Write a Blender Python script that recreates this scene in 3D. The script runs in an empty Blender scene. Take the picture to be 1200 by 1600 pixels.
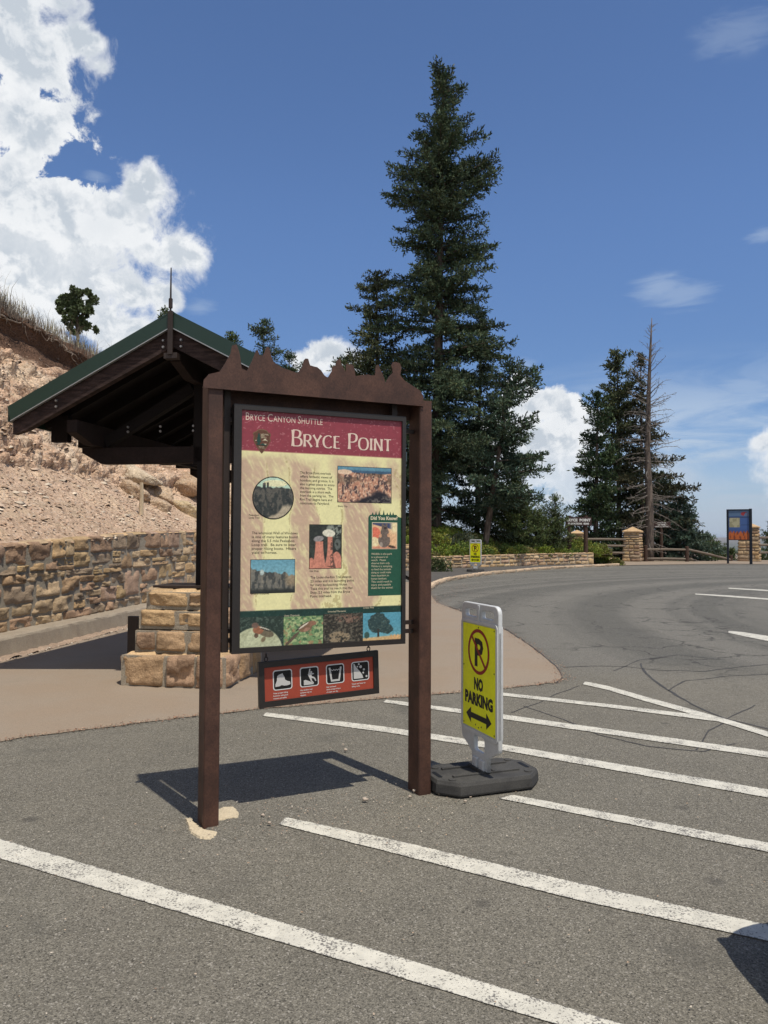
import bpy, math, random
import numpy as np
from mathutils import Vector, Matrix
from mathutils.bvhtree import BVHTree

SC = bpy.context.scene
COL = SC.collection
R = math.radians

# ---------------------------------------------------------------- camera
F = 1202.0; PITCH = R(1.81); ROLL = R(0.25); EYE = np.array([0.0, 0.0, 1.6])
cf = np.array([0, math.cos(PITCH), math.sin(PITCH)]); cu = np.array([0, -math.sin(PITCH), math.cos(PITCH)]); cr = np.array([1.0, 0, 0])
cam_d = bpy.data.cameras.new('camera'); cam = bpy.data.objects.new('camera', cam_d); COL.objects.link(cam)
cam_d.sensor_width = 36; cam_d.lens = 36 * F / 1600; cam_d.clip_start = 0.05; cam_d.clip_end = 60000
c_, s_ = math.cos(ROLL), math.sin(ROLL)
ux = cr * c_ + cu * s_; uy = -cr * s_ + cu * c_
cam.matrix_world = Matrix(((ux[0], uy[0], -cf[0], 0), (ux[1], uy[1], -cf[1], 0), (ux[2], uy[2], -cf[2], 1.6), (0, 0, 0, 1)))
SC.camera = cam

def ray(px, py):
    """direction of a photo point (measured on the 1200x1600 photograph)"""
    x = (px - 600) / F; y = (800 - py) / F
    return cf + ux * x + uy * y
def G(px, py, z=0.0):
    d = ray(px, py); return EYE + d * ((z - EYE[2]) / d[2])
def AT(px, py, Y):
    d = ray(px, py); return EYE + d * (Y / d[1])

# ---------------------------------------------------------------- light and sky
SC.view_settings.view_transform = 'Standard'; SC.view_settings.look = 'None'
SC.view_settings.exposure = 0.0; SC.view_settings.gamma = 1.0
SC.cycles.max_bounces = 6; SC.cycles.diffuse_bounces = 3; SC.cycles.transparent_max_bounces = 4
SUN_EL = R(67.5)
sh = np.array([0.597, -0.80]); sh /= np.linalg.norm(sh)
to_sun = Vector((sh[0] * math.cos(SUN_EL), sh[1] * math.cos(SUN_EL), math.sin(SUN_EL)))
sd = bpy.data.lights.new('sun', 'SUN'); sd.energy = 4.3; sd.angle = R(0.53); sd.color = (1.0, 0.935, 0.83)
so = bpy.data.objects.new('sun', sd); COL.objects.link(so); so.rotation_euler = to_sun.to_track_quat('Z', 'Y').to_euler()
so.location = (5, -5, 20)

W = bpy.data.worlds.new('World'); SC.world = W; W.use_nodes = True
wn, wl = W.node_tree.nodes, W.node_tree.links
wn.clear()
class NT:
    """small node-graph writer"""
    def __init__(s, tree): s.n, s.l = tree.nodes, tree.links
    def put(s, sock, v):
        if hasattr(v, 'is_output') or isinstance(v, bpy.types.NodeSocket): s.l.new(v, sock)
        elif v is not None: sock.default_value = v
    def math(s, op, a, b=None, c=None, clamp=False):
        n = s.n.new('ShaderNodeMath'); n.operation = op; n.use_clamp = clamp
        s.put(n.inputs[0], a); s.put(n.inputs[1], b)
        if c is not None: s.put(n.inputs[2], c)
        return n.outputs[0]
    def vmath(s, op, a, b=None):
        n = s.n.new('ShaderNodeVectorMath'); n.operation = op
        s.put(n.inputs[0], a)
        if b is not None: s.put(n.inputs[1], b)
        return n.outputs['Value'] if op in ('DISTANCE', 'DOT_PRODUCT', 'LENGTH') else n.outputs[0]
    def noise(s, vec, scale, detail=4, rough=0.5, dist=0.0):
        n = s.n.new('ShaderNodeTexNoise'); s.put(n.inputs['Vector'], vec)
        n.inputs['Scale'].default_value = scale; n.inputs['Detail'].default_value = detail
        n.inputs['Roughness'].default_value = rough; n.inputs['Distortion'].default_value = dist
        return n.outputs[0]
    def voro(s, vec, scale, feature='F1', rnd=1.0, out=0):
        n = s.n.new('ShaderNodeTexVoronoi'); n.feature = feature; s.put(n.inputs['Vector'], vec)
        n.inputs['Scale'].default_value = scale; n.inputs['Randomness'].default_value = rnd
        return n.outputs[out]
    def ramp(s, v, a, b, c0=0.0, c1=1.0, smooth=True):
        n = s.n.new('ShaderNodeMapRange'); n.interpolation_type = 'SMOOTHSTEP' if smooth else 'LINEAR'
        s.put(n.inputs[0], v); s.put(n.inputs[1], a); s.put(n.inputs[2], b); s.put(n.inputs[3], c0); s.put(n.inputs[4], c1)
        return n.outputs[0]
    def mix(s, f, a, b, mode='MIX'):
        n = s.n.new('ShaderNodeMix'); n.data_type = 'RGBA'; n.blend_type = mode
        s.put(n.inputs[0], f)
        for k, v in ((6, a), (7, b)):
            if isinstance(v, tuple) and len(v) == 3: v = (*v, 1)
            s.put(n.inputs[k], v)
        return n.outputs[2]

g = NT(W.node_tree)
tc = wn.new('ShaderNodeTexCoord').outputs['Generated']
vd = g.vmath('NORMALIZE', tc)
sky = wn.new('ShaderNodeTexSky'); sky.sky_type = 'NISHITA'; sky.sun_disc = False
sky.sun_elevation = SUN_EL; sky.sun_rotation = math.atan2(sh[0], sh[1])
sky.altitude = 2500; sky.air_density = 1.0; sky.dust_density = 0.6; sky.ozone_density = 1.5
STR = 0.125
hs_t = g.mix(1.0, sky.outputs[0], (0.90, 1.03, 1.20), 'MULTIPLY')
sep0 = wn.new('ShaderNodeSeparateXYZ'); wl.new(vd, sep0.inputs[0])
_d = wn.new('ShaderNodeVectorMath'); _d.operation = 'SCALE'; wl.new(hs_t, _d.inputs[0]); wl.new(g.ramp(sep0.outputs[2], 0.12, 0.42, 0.74, 1.0), _d.inputs['Scale']); hs_t = _d.outputs[0]
# cumulus: banks of puffs at fixed compass directions, edges broken by noise
def udir(px, py):
    d = ray(px, py); return d / np.linalg.norm(d)
puffs = [(-10,40,105),(60,85,58),(112,68,34),(146,66,15),(25,180,80),(66,205,40),(20,320,90),(100,330,78),(160,352,62),(226,305,44),
         (212,360,50),(268,398,44),(300,402,22),(40,440,120),(130,440,82),(255,460,27),(172,505,50),(205,520,30),(0,560,120),(205,465,34),(-120,300,190),(-90,80,150),(-160,520,160),
         (500,560,30),(522,556,26),(474,566,20),(540,572,26),
         (813,612,24),(838,640,34),(880,668,42),(830,690,62),(885,720,60),(905,690,40),(930,672,36),(780,740,60),
         (1203,692,22),(1214,722,34),(1250,760,50)]
def field(v):
    acc = None
    for (px, py, r) in puffs:
        c = udir(px, py); rr = r / F * (c @ cf)
        d = g.vmath('DISTANCE', v, tuple(c))
        q = g.math('MULTIPLY_ADD', d, -1.0 / rr, 1.0)
        acc = q if acc is None else g.math('SMOOTH_MAX', acc, q, 0.35)
    return acc
n1 = g.noise(vd, 8.0, 3, 0.55, 0.4)
n2 = g.noise(vd, 24.0, 9, 0.66, 0.3)
n3 = g.voro(g.vmath('ADD', vd, g.vmath('MULTIPLY', n1, (0.05, 0.05, 0.05))), 26.0, 'SMOOTH_F1')
wob = g.math('ADD', g.math('MULTIPLY', g.math('SUBTRACT', n1, 0.5), 1.5), g.math('MULTIPLY', g.math('SUBTRACT', n2, 0.5), 2.6))
wob = g.math('SUBTRACT', wob, g.math('MULTIPLY', g.math('SUBTRACT', n3, 0.5), 0.9))
D = g.math('ADD', g.math('ADD', field(vd), wob), 0.20)
edge = g.noise(vd, 4.0, 2, 0.5)
mask = g.ramp(D, 0.0, g.ramp(edge, 0.38, 0.62, 0.20, 0.85))
# relief inside the clouds: billows seen against a copy shifted towards the sun
sv = g.vmath('ADD', vd, tuple(np.array([0.45, -0.2, 0.85]) * 0.022))
b1 = g.noise(vd, 13.0, 9, 0.55, 0.6); b2 = g.noise(sv, 13.0, 9, 0.55, 0.6)
sv2 = g.vmath('ADD', vd, tuple(np.array([0.45, -0.2, 0.85]) * 0.007))
r2 = g.math('SUBTRACT', g.noise(vd, 42.0, 7, 0.6, 0.4), g.noise(sv2, 42.0, 7, 0.6, 0.4))
rel = g.ramp(g.math('ADD', g.math('SUBTRACT', b1, b2), g.math('MULTIPLY', r2, 0.7)), -0.11, 0.12)
big = g.ramp(g.noise(vd, 5.0, 3, 0.5), 0.35, 0.62)
thick = g.ramp(D, 0.15, 1.3)
shade = g.math('MULTIPLY', g.math('SUBTRACT', 1.0, rel), g.math('MULTIPLY_ADD', thick, 0.6, 0.25))
shade = g.math('MULTIPLY_ADD', g.math('MULTIPLY', big, thick), 0.45, shade, clamp=True)
lit = (0.90 / STR, 0.92 / STR, 0.94 / STR); shd = (0.56 / STR, 0.62 / STR, 0.69 / STR)
cloudc = g.mix(shade, lit, shd)
# thin veil and wisps
sep = wn.new('ShaderNodeSeparateXYZ'); wl.new(vd, sep.inputs[0])
el = sep.outputs[2]
stv = g.vmath('MULTIPLY', vd, (1.0, 1.0, 5.0))
st = g.noise(stv, 5.5, 9, 0.6, 0.8)
band = g.math('MULTIPLY', g.ramp(el, -0.05, 0.03), g.ramp(el, 0.10, 0.24, 1.0, 0.0))
right = g.ramp(sep.outputs[0], 0.10, 0.32)
veil = g.math('MULTIPLY', g.math('MULTIPLY', g.ramp(st, 0.36, 0.66), band), g.math('MULTIPLY_ADD', right, 0.75, 0.25))
for (px, py, r, k) in ((1030, 447, 46, 0.42), (1060, 462, 50, 0.36), (1150, 52, 60, 0.22), (1195, 365, 26, 0.35), (818, 570, 22, 0.3), (985, 640, 70, 0.25), (150,276,20,.3), (310,480,30,.3), (1170, 610, 60, 0.4), (1100, 640, 60, .35)):
    c = udir(px, py); cs = (c[0], c[1], c[2] * 2.2)
    d = g.vmath('DISTANCE', g.vmath('MULTIPLY', vd, (1, 1, 2.2)), cs)
    q = g.math('MULTIPLY_ADD', d, -1.0 / (r / F * 1.1), 1.0)
    q = g.ramp(g.math('ADD', q, g.math('MULTIPLY', g.math('SUBTRACT', g.noise(stv, 14, 8, 0.6, 1.0), 0.5), 1.6)), 0.0, 0.9, 0.0, k)
    veil = g.math('MAXIMUM', veil, q)
hazec = (0.56 / STR, 0.66 / STR, 0.78 / STR)
base = g.mix(g.math('MULTIPLY', veil, 0.85), hs_t, hazec)
low = g.math('MULTIPLY', g.ramp(el, 0.16, -0.02), 0.9)
base = g.mix(low, base, (0.42 / STR, 0.49 / STR, 0.59 / STR))
mask = g.math('MULTIPLY', mask, g.ramp(el, 0.0, 0.13, 0.25, 1.0))
final = g.mix(mask, base, cloudc)
# unseen broken cloud added behind the viewer for whiter, brighter ambient light
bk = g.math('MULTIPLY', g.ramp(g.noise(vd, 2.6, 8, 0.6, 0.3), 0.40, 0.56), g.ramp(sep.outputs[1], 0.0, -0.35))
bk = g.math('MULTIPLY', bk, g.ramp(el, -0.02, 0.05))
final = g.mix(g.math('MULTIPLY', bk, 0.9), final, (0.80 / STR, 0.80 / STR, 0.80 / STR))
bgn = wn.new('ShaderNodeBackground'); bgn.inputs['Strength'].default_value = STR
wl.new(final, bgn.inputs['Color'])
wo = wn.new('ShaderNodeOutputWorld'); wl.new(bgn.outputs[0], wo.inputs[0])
W.cycles.sampling_method = 'MANUAL'; W.cycles.sample_map_resolution = 512

# ---------------------------------------------------------------- helpers
class MB:
    def __init__(s): s.v = []; s.f = []
    def add(s, vs, fs):
        k = len(s.v); s.v += [tuple(map(float, p)) for p in vs]; s.f += [tuple(i + k for i in f) for f in fs]; return s
    def box(s, a, b):
        (x0, y0, z0), (x1, y1, z1) = a, b
        return s.add([(x0,y0,z0),(x1,y0,z0),(x1,y1,z0),(x0,y1,z0),(x0,y0,z1),(x1,y0,z1),(x1,y1,z1),(x0,y1,z1)],
                     [(3,2,1,0),(4,5,6,7),(0,1,5,4),(1,2,6,5),(2,3,7,6),(3,0,4,7)])
    def beam(s, p0, p1, w, h, up=(0, 0, 1)):
        p0 = np.array(p0, float); p1 = np.array(p1, float); d = p1 - p0; d /= np.linalg.norm(d)
        sx = np.cross(d, up); sx /= np.linalg.norm(sx); sz = np.cross(sx, d)
        vs = []
        for p in (p0, p1):
            for a, b in ((-1,-1),(1,-1),(1,1),(-1,1)): vs.append(p + sx * a * w / 2 + sz * b * h / 2)
        return s.add(vs, [(3,2,1,0),(4,5,6,7),(0,1,5,4),(1,2,6,5),(2,3,7,6),(3,0,4,7)])
    def tube(s, pts, rad, n=8, cap=True):
        pts = [np.array(p, float) for p in pts]; m = len(pts)
        if not hasattr(rad, '__len__'): rad = [rad] * m
        k = len(s.v); ref = None
        for i, p in enumerate(pts):
            d = pts[min(i + 1, m - 1)] - pts[max(i - 1, 0)]; d /= (np.linalg.norm(d) + 1e-9)
            if ref is None: ref = np.cross(d, (0.31, 0.83, 0.46)); ref /= np.linalg.norm(ref)
            a = ref - d * (ref @ d); a /= np.linalg.norm(a); b = np.cross(d, a); ref = a
            for j in range(n):
                t = 2 * math.pi * j / n; s.v.append(tuple(p + (a * math.cos(t) + b * math.sin(t)) * rad[i]))
        for i in range(m - 1):
            for j in range(n):
                s.f.append((k + i*n + j, k + i*n + (j+1) % n, k + (i+1)*n + (j+1) % n, k + (i+1)*n + j))
        if cap:
            s.f.append(tuple(k + j for j in reversed(range(n)))); s.f.append(tuple(k + (m-1)*n + j for j in range(n)))
        return s
    def prism(s, poly, y0, y1, fn=None):
        """polygon in (x,z), extruded from y0 to y1"""
        n = len(poly); fn = fn or (lambda x, y, z: (x, y, z))
        vs = [fn(x, y0, z) for x, z in poly] + [fn(x, y1, z) for x, z in poly]
        return s.add(vs, [tuple(range(n)), tuple(reversed(range(n, 2*n)))] + [((i+1) % n, i, n + i, n + (i+1) % n) for i in range(n)])
    def flat(s, poly, y):
        return s.add([(x, y, z) for x, z in poly], [tuple(range(len(poly)))])
    def disc(s, x, z, r, y, n=24, rz=None):
        return s.flat([(x + r*math.cos(t*2*math.pi/n), z + (rz or r)*math.sin(t*2*math.pi/n)) for t in range(n)], y)
    def ring(s, x, z, r0, r1, y, n=36):
        vs = []
        for i in range(n):
            t = i*2*math.pi/n
            vs += [(x + r0*math.cos(t), y, z + r0*math.sin(t)), (x + r1*math.cos(t), y, z + r1*math.sin(t))]
        return s.add(vs, [(2*i, 2*i+1, (2*i+3) % (2*n), (2*i+2) % (2*n)) for i in range(n)])
    def build(s, name, m, parent=None, bevel=0, smooth=False, loc=None, recalc=False):
        me = bpy.data.meshes.new(name); me.from_pydata(s.v, [], s.f)
        if recalc:
            import bmesh
            b = bmesh.new(); b.from_mesh(me); bmesh.ops.recalc_face_normals(b, faces=b.faces); b.to_mesh(me); b.free()
        return link(name, me, m, parent, bevel, smooth, loc)
def link(name, me, m, parent=None, bevel=0, smooth=False, loc=None):
    o = bpy.data.objects.new(name, me); COL.objects.link(o)
    if m is not None: me.materials.append(m)
    if parent is not None: o.parent = parent
    if loc is not None: o.location = loc
    if smooth: me.shade_smooth()
    if bevel:
        b = o.modifiers.new('bevel', 'BEVEL'); b.width = bevel; b.segments = 2; b.limit_method = 'ANGLE'; b.angle_limit = R(40)
    return o
def npmesh(name, V, Q, col=None, m=None, parent=None, smooth=False, bevel=0):
    """V (n,3), Q (k,4) or (k,3) arrays; col (n,3) linear colours on points"""
    me = bpy.data.meshes.new(name); V = np.asarray(V, np.float32); Q = np.asarray(Q, np.int32); k = Q.shape[1]
    me.vertices.add(len(V)); me.vertices.foreach_set('co', V.ravel())
    me.loops.add(Q.size); me.loops.foreach_set('vertex_index', Q.ravel())
    me.polygons.add(len(Q)); me.polygons.foreach_set('loop_start', np.arange(0, Q.size, k, dtype=np.int32))
    try: me.polygons.foreach_set('loop_total', np.full(len(Q), k, np.int32))
    except Exception: pass
    me.update(calc_edges=True)
    if col is not None:
        ca = me.color_attributes.new('Col', 'FLOAT_COLOR', 'POINT')
        c4 = np.ones((len(V), 4), np.float32); c4[:, :3] = col; ca.data.foreach_set('color', c4.ravel())
    return link(name, me, m, parent, bevel, smooth)
def tag(o, label=None, cat=None, group=None, kind=None):
    if label: o['label'] = label
    if cat: o['category'] = cat
    if group: o['group'] = group
    if kind: o['kind'] = kind
    return o
def thing(name, label, cat, loc=(0, 0, 0), rz=0.0, group=None):
    o = bpy.data.objects.new(name, None); COL.objects.link(o); o.location = [float(a) for a in loc]; o.rotation_euler = (0, 0, rz)
    o.empty_display_size = 0.2
    return tag(o, label, cat, group)
def struct(o): o['kind'] = 'structure'; return o
def copy_tree(o, parent=None):
    c = o.copy(); COL.objects.link(c); c.parent = parent
    for ch in list(o.children): copy_tree(ch, c)
    return c
def frame_of(root):
    """local frame of an Empty: origin and axes"""
    a = root.rotation_euler.z; O = np.array(root.location)
    return O, np.array([math.cos(a), math.sin(a), 0]), np.array([-math.sin(a), math.cos(a), 0])
def PL(root, px, py, yl):
    """photo point on the plane local y = yl of a thing -> local (x, z)"""
    O, U, B = frame_of(root); d = ray(px, py); t = ((O + B*yl - EYE) @ B) / (d @ B); p = EYE + d*t - O
    return float(p @ U), float(p[2])

def srgb(r, g_, b):
    f = lambda c: c/12.92 if c <= 0.04045 else ((c+0.055)/1.055)**2.4
    return (f(r/255), f(g_/255), f(b/255))
def s2l(a):
    a = np.clip(a, 0, 1); return np.where(a <= 0.04045, a/12.92, ((a+0.055)/1.055)**2.4)

# numpy lattice noise
def _h(ix, iy, iz, seed):
    n = (ix.astype(np.int64)*374761393 + iy.astype(np.int64)*668265263 + iz.astype(np.int64)*2147483647 + seed*1274126177) & 0xffffffff
    n = ((n ^ (n >> 13)) * 1274126177) & 0xffffffff
    n = (n ^ (n >> 16)) * 2246822519 & 0xffffffff
    return ((n ^ (n >> 15)) & 0xffffff) / float(0xffffff)
def vn(P, seed=0):
    P = np.asarray(P, float); i = np.floor(P).astype(np.int64); f = P - i; u = f*f*(3-2*f)
    r = 0
    for dx in (0, 1):
        for dy in (0, 1):
            for dz in (0, 1):
                w = (u[..., 0] if dx else 1-u[..., 0])*(u[..., 1] if dy else 1-u[..., 1])*(u[..., 2] if dz else 1-u[..., 2])
                r = r + w*_h(i[..., 0]+dx, i[..., 1]+dy, i[..., 2]+dz, seed)
    return r*2-1
def fbm(P, oct=4, seed=0, gain=0.5):
    P = np.asarray(P, float); r = 0; a = 1.0; t = 0
    for k in range(oct): r = r + a*vn(P*(2**k)+k*17.3, seed+k); t += a; a *= gain
    return r/t
def worley(P, seed=0):
    P = np.asarray(P, float); i = np.floor(P).astype(np.int64); f = P - i
    d1 = np.full(P.shape[:-1], 9.0); d2 = d1.copy(); idv = np.zeros(P.shape[:-1])
    for dx in (-1, 0, 1):
        for dy in (-1, 0, 1):
            for dz in (-1, 0, 1):
                a, b, c = i[..., 0]+dx, i[..., 1]+dy, i[..., 2]+dz
                q = np.stack([dx+_h(a, b, c, seed)-f[..., 0], dy+_h(a, b, c, seed+5)-f[..., 1], dz+_h(a, b, c, seed+9)-f[..., 2]], -1)
                d = np.sqrt((q*q).sum(-1)); hid = _h(a, b, c, seed+13)
                m = d < d1; d2 = np.where(m, d1, np.minimum(d2, d)); idv = np.where(m, hid, idv); d1 = np.where(m, d, d1)
    return d1, d2, idv

# ---------------------------------------------------------------- materials
def mat(name, color=None, rough=0.8, var=0.15, vscale=6, fine=0.0, fscale=80, bump=0.0, bscale=60, metal=0.0, attr=None, spec=0.3, bdist=0.01, detail=5, color2=None, stretch=None):
    m = bpy.data.materials.new(name); m.use_nodes = True; t = NT(m.node_tree); b = m.node_tree.nodes['Principled BSDF']
    tcn = t.n.new('ShaderNodeTexCoord'); oc = tcn.outputs['Object']
    if stretch: oc = t.vmath('MULTIPLY', oc, stretch)
    if attr:
        an = t.n.new('ShaderNodeVertexColor'); an.layer_name = attr; c = an.outputs[0]
        if color is not None: c = t.mix(1.0, c, color, 'MULTIPLY')
    else: c = None
    nz = t.noise(oc, vscale, detail, 0.6)
    if color2 is not None: base = t.mix(t.ramp(nz, 0.35, 0.65), color, color2)
    else: base = c if c is not None else (*color, 1)
    fac = t.ramp(nz, 0.25, 0.75, 1-var, 1+var, False)
    if fine:
        nf = t.noise(oc, fscale, 2, 0.6); fac = t.math('MULTIPLY', fac, t.ramp(nf, 0.3, 0.7, 1-fine, 1+fine, False))
    cx = t.n.new('ShaderNodeVectorMath'); cx.operation = 'SCALE'; t.put(cx.inputs[0], base if not isinstance(base, tuple) else base[:3]); t.put(cx.inputs['Scale'], fac)
    m.node_tree.links.new(cx.outputs[0], b.inputs['Base Color'])
    b.inputs['Roughness'].default_value = rough; b.inputs['Metallic'].default_value = metal
    b.inputs['Specular IOR Level'].default_value = spec
    if bump:
        bn = t.n.new('ShaderNodeBump'); bn.inputs['Strength'].default_value = bump; bn.inputs['Distance'].default_value = bdist
        t.put(bn.inputs['Height'], t.noise(oc, bscale, 5, 0.65)); m.node_tree.links.new(bn.outputs[0], b.inputs['Normal'])
    return m

def asphalt_mat():
    m = bpy.data.materials.new('asphalt'); m.use_nodes = True; t = NT(m.node_tree); b = m.node_tree.nodes['Principled BSDF']
    oc = t.n.new('ShaderNodeTexCoord').outputs['Object']
    big = t.ramp(t.noise(oc, 0.35, 5, 0.6), 0.3, 0.7); mid = t.noise(oc, 2.3, 6, 0.7)
    sep = t.n.new('ShaderNodeSeparateXYZ'); t.l.new(oc, sep.inputs[0])
    c = t.mix(big, (0.162, 0.149, 0.120), (0.186, 0.172, 0.140))
    c = t.mix(t.ramp(mid, 0.35, 0.7, 0.0, 0.42), c, (0.130, 0.121, 0.100))
    # older driving lane beyond the stalls: greyer, with swept tyre tracks
    far = t.ramp(t.math('ADD', sep.outputs[1], t.math('MULTIPLY', t.noise(oc, 0.5, 3), 1.5)), 9.2, 11.0)
    st = t.n.new('ShaderNodeVectorMath'); st.operation = 'DISTANCE'; t.l.new(oc, st.inputs[0]); st.inputs[1].default_value = (22, 12, 0)
    sw = t.n.new('ShaderNodeTexNoise'); sw.noise_dimensions = '1D'; t.l.new(st.outputs['Value'], sw.inputs['W']); sw.inputs['Scale'].default_value = 0.8; sw.inputs['Detail'].default_value = 6
    track = t.ramp(sw.outputs[0], 0.35, 0.65)
    c = t.mix(far, c, t.mix(track, (0.112, 0.108, 0.094), (0.160, 0.152, 0.131)))
    # aggregate
    ag = t.voro(oc, 165, 'F1', 1.0, 1); sp = t.n.new('ShaderNodeSeparateColor'); t.l.new(ag, sp.inputs[0])
    ag2 = t.voro(oc, 260, 'F1', 1.0, 1); sp2 = t.n.new('ShaderNodeSeparateColor'); t.l.new(ag2, sp2.inputs[0])
    ag3 = t.noise(oc, 55, 5, 0.75); f = t.math('MULTIPLY', t.math('MULTIPLY', t.ramp(sp.outputs[0], 0, 1, 0.66, 1.34, False), t.ramp(sp2.outputs[1], 0, 1, 0.72, 1.28, False)), t.ramp(ag3, 0.3, 0.7, 0.88, 1.12, False))
    white = t.math('MULTIPLY', t.ramp(sp.outputs[2], 0.955, 0.97), 0.55)
    dark = t.ramp(sp.outputs[1], 0.90, 0.93, 1.0, 0.5)
    sc = t.n.new('ShaderNodeVectorMath'); sc.operation = 'SCALE'; t.put(sc.inputs[0], c); t.put(sc.inputs['Scale'], t.math('MULTIPLY', f, dark))
    c = t.mix(white, sc.outputs[0], (0.42, 0.39, 0.34))
    # stains
    stn = t.ramp(t.noise(oc, 1.1, 4, 0.6, 0.5), 0.58, 0.72, 0.0, 0.45)
    c = t.mix(stn, c, (0.075, 0.072, 0.062))
    spot = t.math('MULTIPLY', t.ramp(t.voro(oc, 1.7), 0.05, 0.11, 0.55, 0.0), t.ramp(t.noise(oc, 0.8, 2), .5, .6))
    c = t.mix(spot, c, (0.055, 0.052, 0.047))
    # fine alligator cracks in the lane
    wv = t.n.new('ShaderNodeVectorMath'); wv.operation = 'ADD'; nn = t.n.new('ShaderNodeTexNoise'); t.l.new(oc, nn.inputs['Vector']); nn.inputs['Scale'].default_value = 1.5; nn.inputs['Detail'].default_value = 5
    t.l.new(oc, wv.inputs[0]); t.l.new(nn.outputs['Color'], wv.inputs[1])
    ck = t.ramp(t.voro(wv.outputs[0], 0.75, 'DISTANCE_TO_EDGE'), 0.006, 0.020, 1.0, 0.0)
    ck = t.math('MULTIPLY', ck, t.math('MULTIPLY', t.math('MULTIPLY_ADD', far, .9, .1), t.ramp(t.noise(oc, 0.3, 3), 0.42, 0.54)))
    c = t.mix(t.math('MULTIPLY', ck, 0.7), c, (0.04, 0.038, 0.036))
    t.l.new(c, b.inputs['Base Color']); b.inputs['Roughness'].default_value = 0.88; b.inputs['Specular IOR Level'].default_value = 0.25
    bn = t.n.new('ShaderNodeBump'); bn.inputs['Strength'].default_value = 0.7; bn.inputs['Distance'].default_value = 0.006
    t.put(bn.inputs['Height'], t.math('ADD', t.voro(oc, 130), t.noise(oc, 300, 2))); t.l.new(bn.outputs[0], b.inputs['Normal'])
    return m

def paint_mat():
    """worn road paint: chipped through to the aggregate"""
    m = bpy.data.materials.new('road_paint'); m.use_nodes = True; t = NT(m.node_tree); b = m.node_tree.nodes['Principled BSDF']
    oc = t.n.new('ShaderNodeTexCoord').outputs['Object']
    chip = t.ramp(t.math('ADD', t.noise(oc, 95, 3, 0.7), t.math('MULTIPLY', t.noise(oc, 6, 4, 0.6), 0.55)), 0.82, 0.90)
    ck = t.ramp(t.voro(t.vmath('ADD', oc, t.noise(oc, 9, 3)), 7, 'DISTANCE_TO_EDGE'), 0.008, 0.02, 0.5, 0.0)
    ck = t.math('MULTIPLY', ck, t.ramp(t.noise(oc, 1.7, 3), 0.45, 0.6))
    at = t.n.new('ShaderNodeVertexColor'); at.layer_name = 'Col'
    wear = t.math('GREATER_THAN', t.noise(oc, 60, 4, 0.7), at.outputs[0])
    chip = t.math('MAXIMUM', t.math('MAXIMUM', chip, ck), wear)
    c = t.mix(t.ramp(t.noise(oc, 14, 4), 0.3, 0.7), (0.50, 0.48, 0.41), (0.60, 0.575, 0.49))
    c = t.mix(chip, c, (0.16, 0.15, 0.135)); t.l.new(c, b.inputs['Base Color']); b.inputs['Roughness'].default_value = 0.75
    bn = t.n.new('ShaderNodeBump'); bn.inputs['Strength'].default_value = 0.5; bn.inputs['Distance'].default_value = 0.004
    t.put(bn.inputs['Height'], t.noise(oc, 150, 3)); t.l.new(bn.outputs[0], b.inputs['Normal'])
    return m

M = {}
M['asphalt'] = asphalt_mat(); M['paint'] = paint_mat()
M['walk'] = mat('pink_concrete', (0.290, 0.235, 0.178), 0.9, 0.22, 0.9, 0.18, 120, 0.3, 90, color2=(0.235, 0.182, 0.132), bdist=.004)
M['concrete'] = mat('kerb_concrete', (0.34, 0.285, 0.215), 0.9, 0.2, 5, 0.2, 90, 0.5, 60, color2=(0.25, 0.205, 0.155))
M['dirt'] = mat('dirt', (0.30, 0.22, 0.16), 0.95, 0.2, 3, 0.3, 60, 0.6, 40)
M['seal'] = mat('crack_seal', (0.060, 0.057, 0.054), 0.7, 0.3, 8)
def rock_mat():
    m = bpy.data.materials.new('hill_rock'); m.use_nodes = True; t = NT(m.node_tree); b = m.node_tree.nodes['Principled BSDF']
    oc = t.n.new('ShaderNodeTexCoord').outputs['Object']; an = t.n.new('ShaderNodeVertexColor'); an.layer_name = 'Col'
    n1 = t.noise(oc, 3.5, 6, 0.65); n2 = t.noise(oc, 22, 5, 0.7); vc = t.voro(oc, 26, 'F1', 1.0, 1); sp = t.n.new('ShaderNodeSeparateColor'); t.l.new(vc, sp.inputs[0])
    f = t.math('MULTIPLY', t.math('MULTIPLY', t.ramp(n1, .3, .7, .84, 1.16, False), t.ramp(n2, .3, .7, .66, 1.34, False)), t.ramp(sp.outputs[0], 0, 1, .80, 1.22, False))
    sc = t.n.new('ShaderNodeVectorMath'); sc.operation = 'SCALE'; t.l.new(an.outputs[0], sc.inputs[0]); t.put(sc.inputs['Scale'], f)
    c = t.mix(t.ramp(t.noise(oc, 1.3, 5, 0.6), .5, .68, 0, .35), sc.outputs[0], (.50, .40, .27)); c = t.mix(t.ramp(sp.outputs[1], .88, .92, 0, .5), c, (.60, .50, .40))
    c = t.mix(t.ramp(an.outputs[0], .10, .24), sc.outputs[0], c)
    t.l.new(c, b.inputs['Base Color']); b.inputs['Roughness'].default_value = .95; b.inputs['Specular IOR Level'].default_value = .15
    bn = t.n.new('ShaderNodeBump'); bn.inputs['Strength'].default_value = 1.0; bn.inputs['Distance'].default_value = .07
    h = t.math('ADD', t.math('MULTIPLY', t.noise(oc, 9, 8, 0.72), 1.0), t.math('MULTIPLY', t.voro(oc, 17), .35)); t.put(bn.inputs['Height'], h); t.l.new(bn.outputs[0], b.inputs['Normal']); return m
M['rock'] = rock_mat()
M['stone'] = mat('cut_stone', None, 0.9, 0.20, 9, 0.18, 70, 0.9, 28, attr='Col', bdist=.02)
M['mortar'] = mat('mortar', (0.30, 0.26, 0.20), 0.95, 0.2, 20, 0.2, 80, 0.6, 50)
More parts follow.
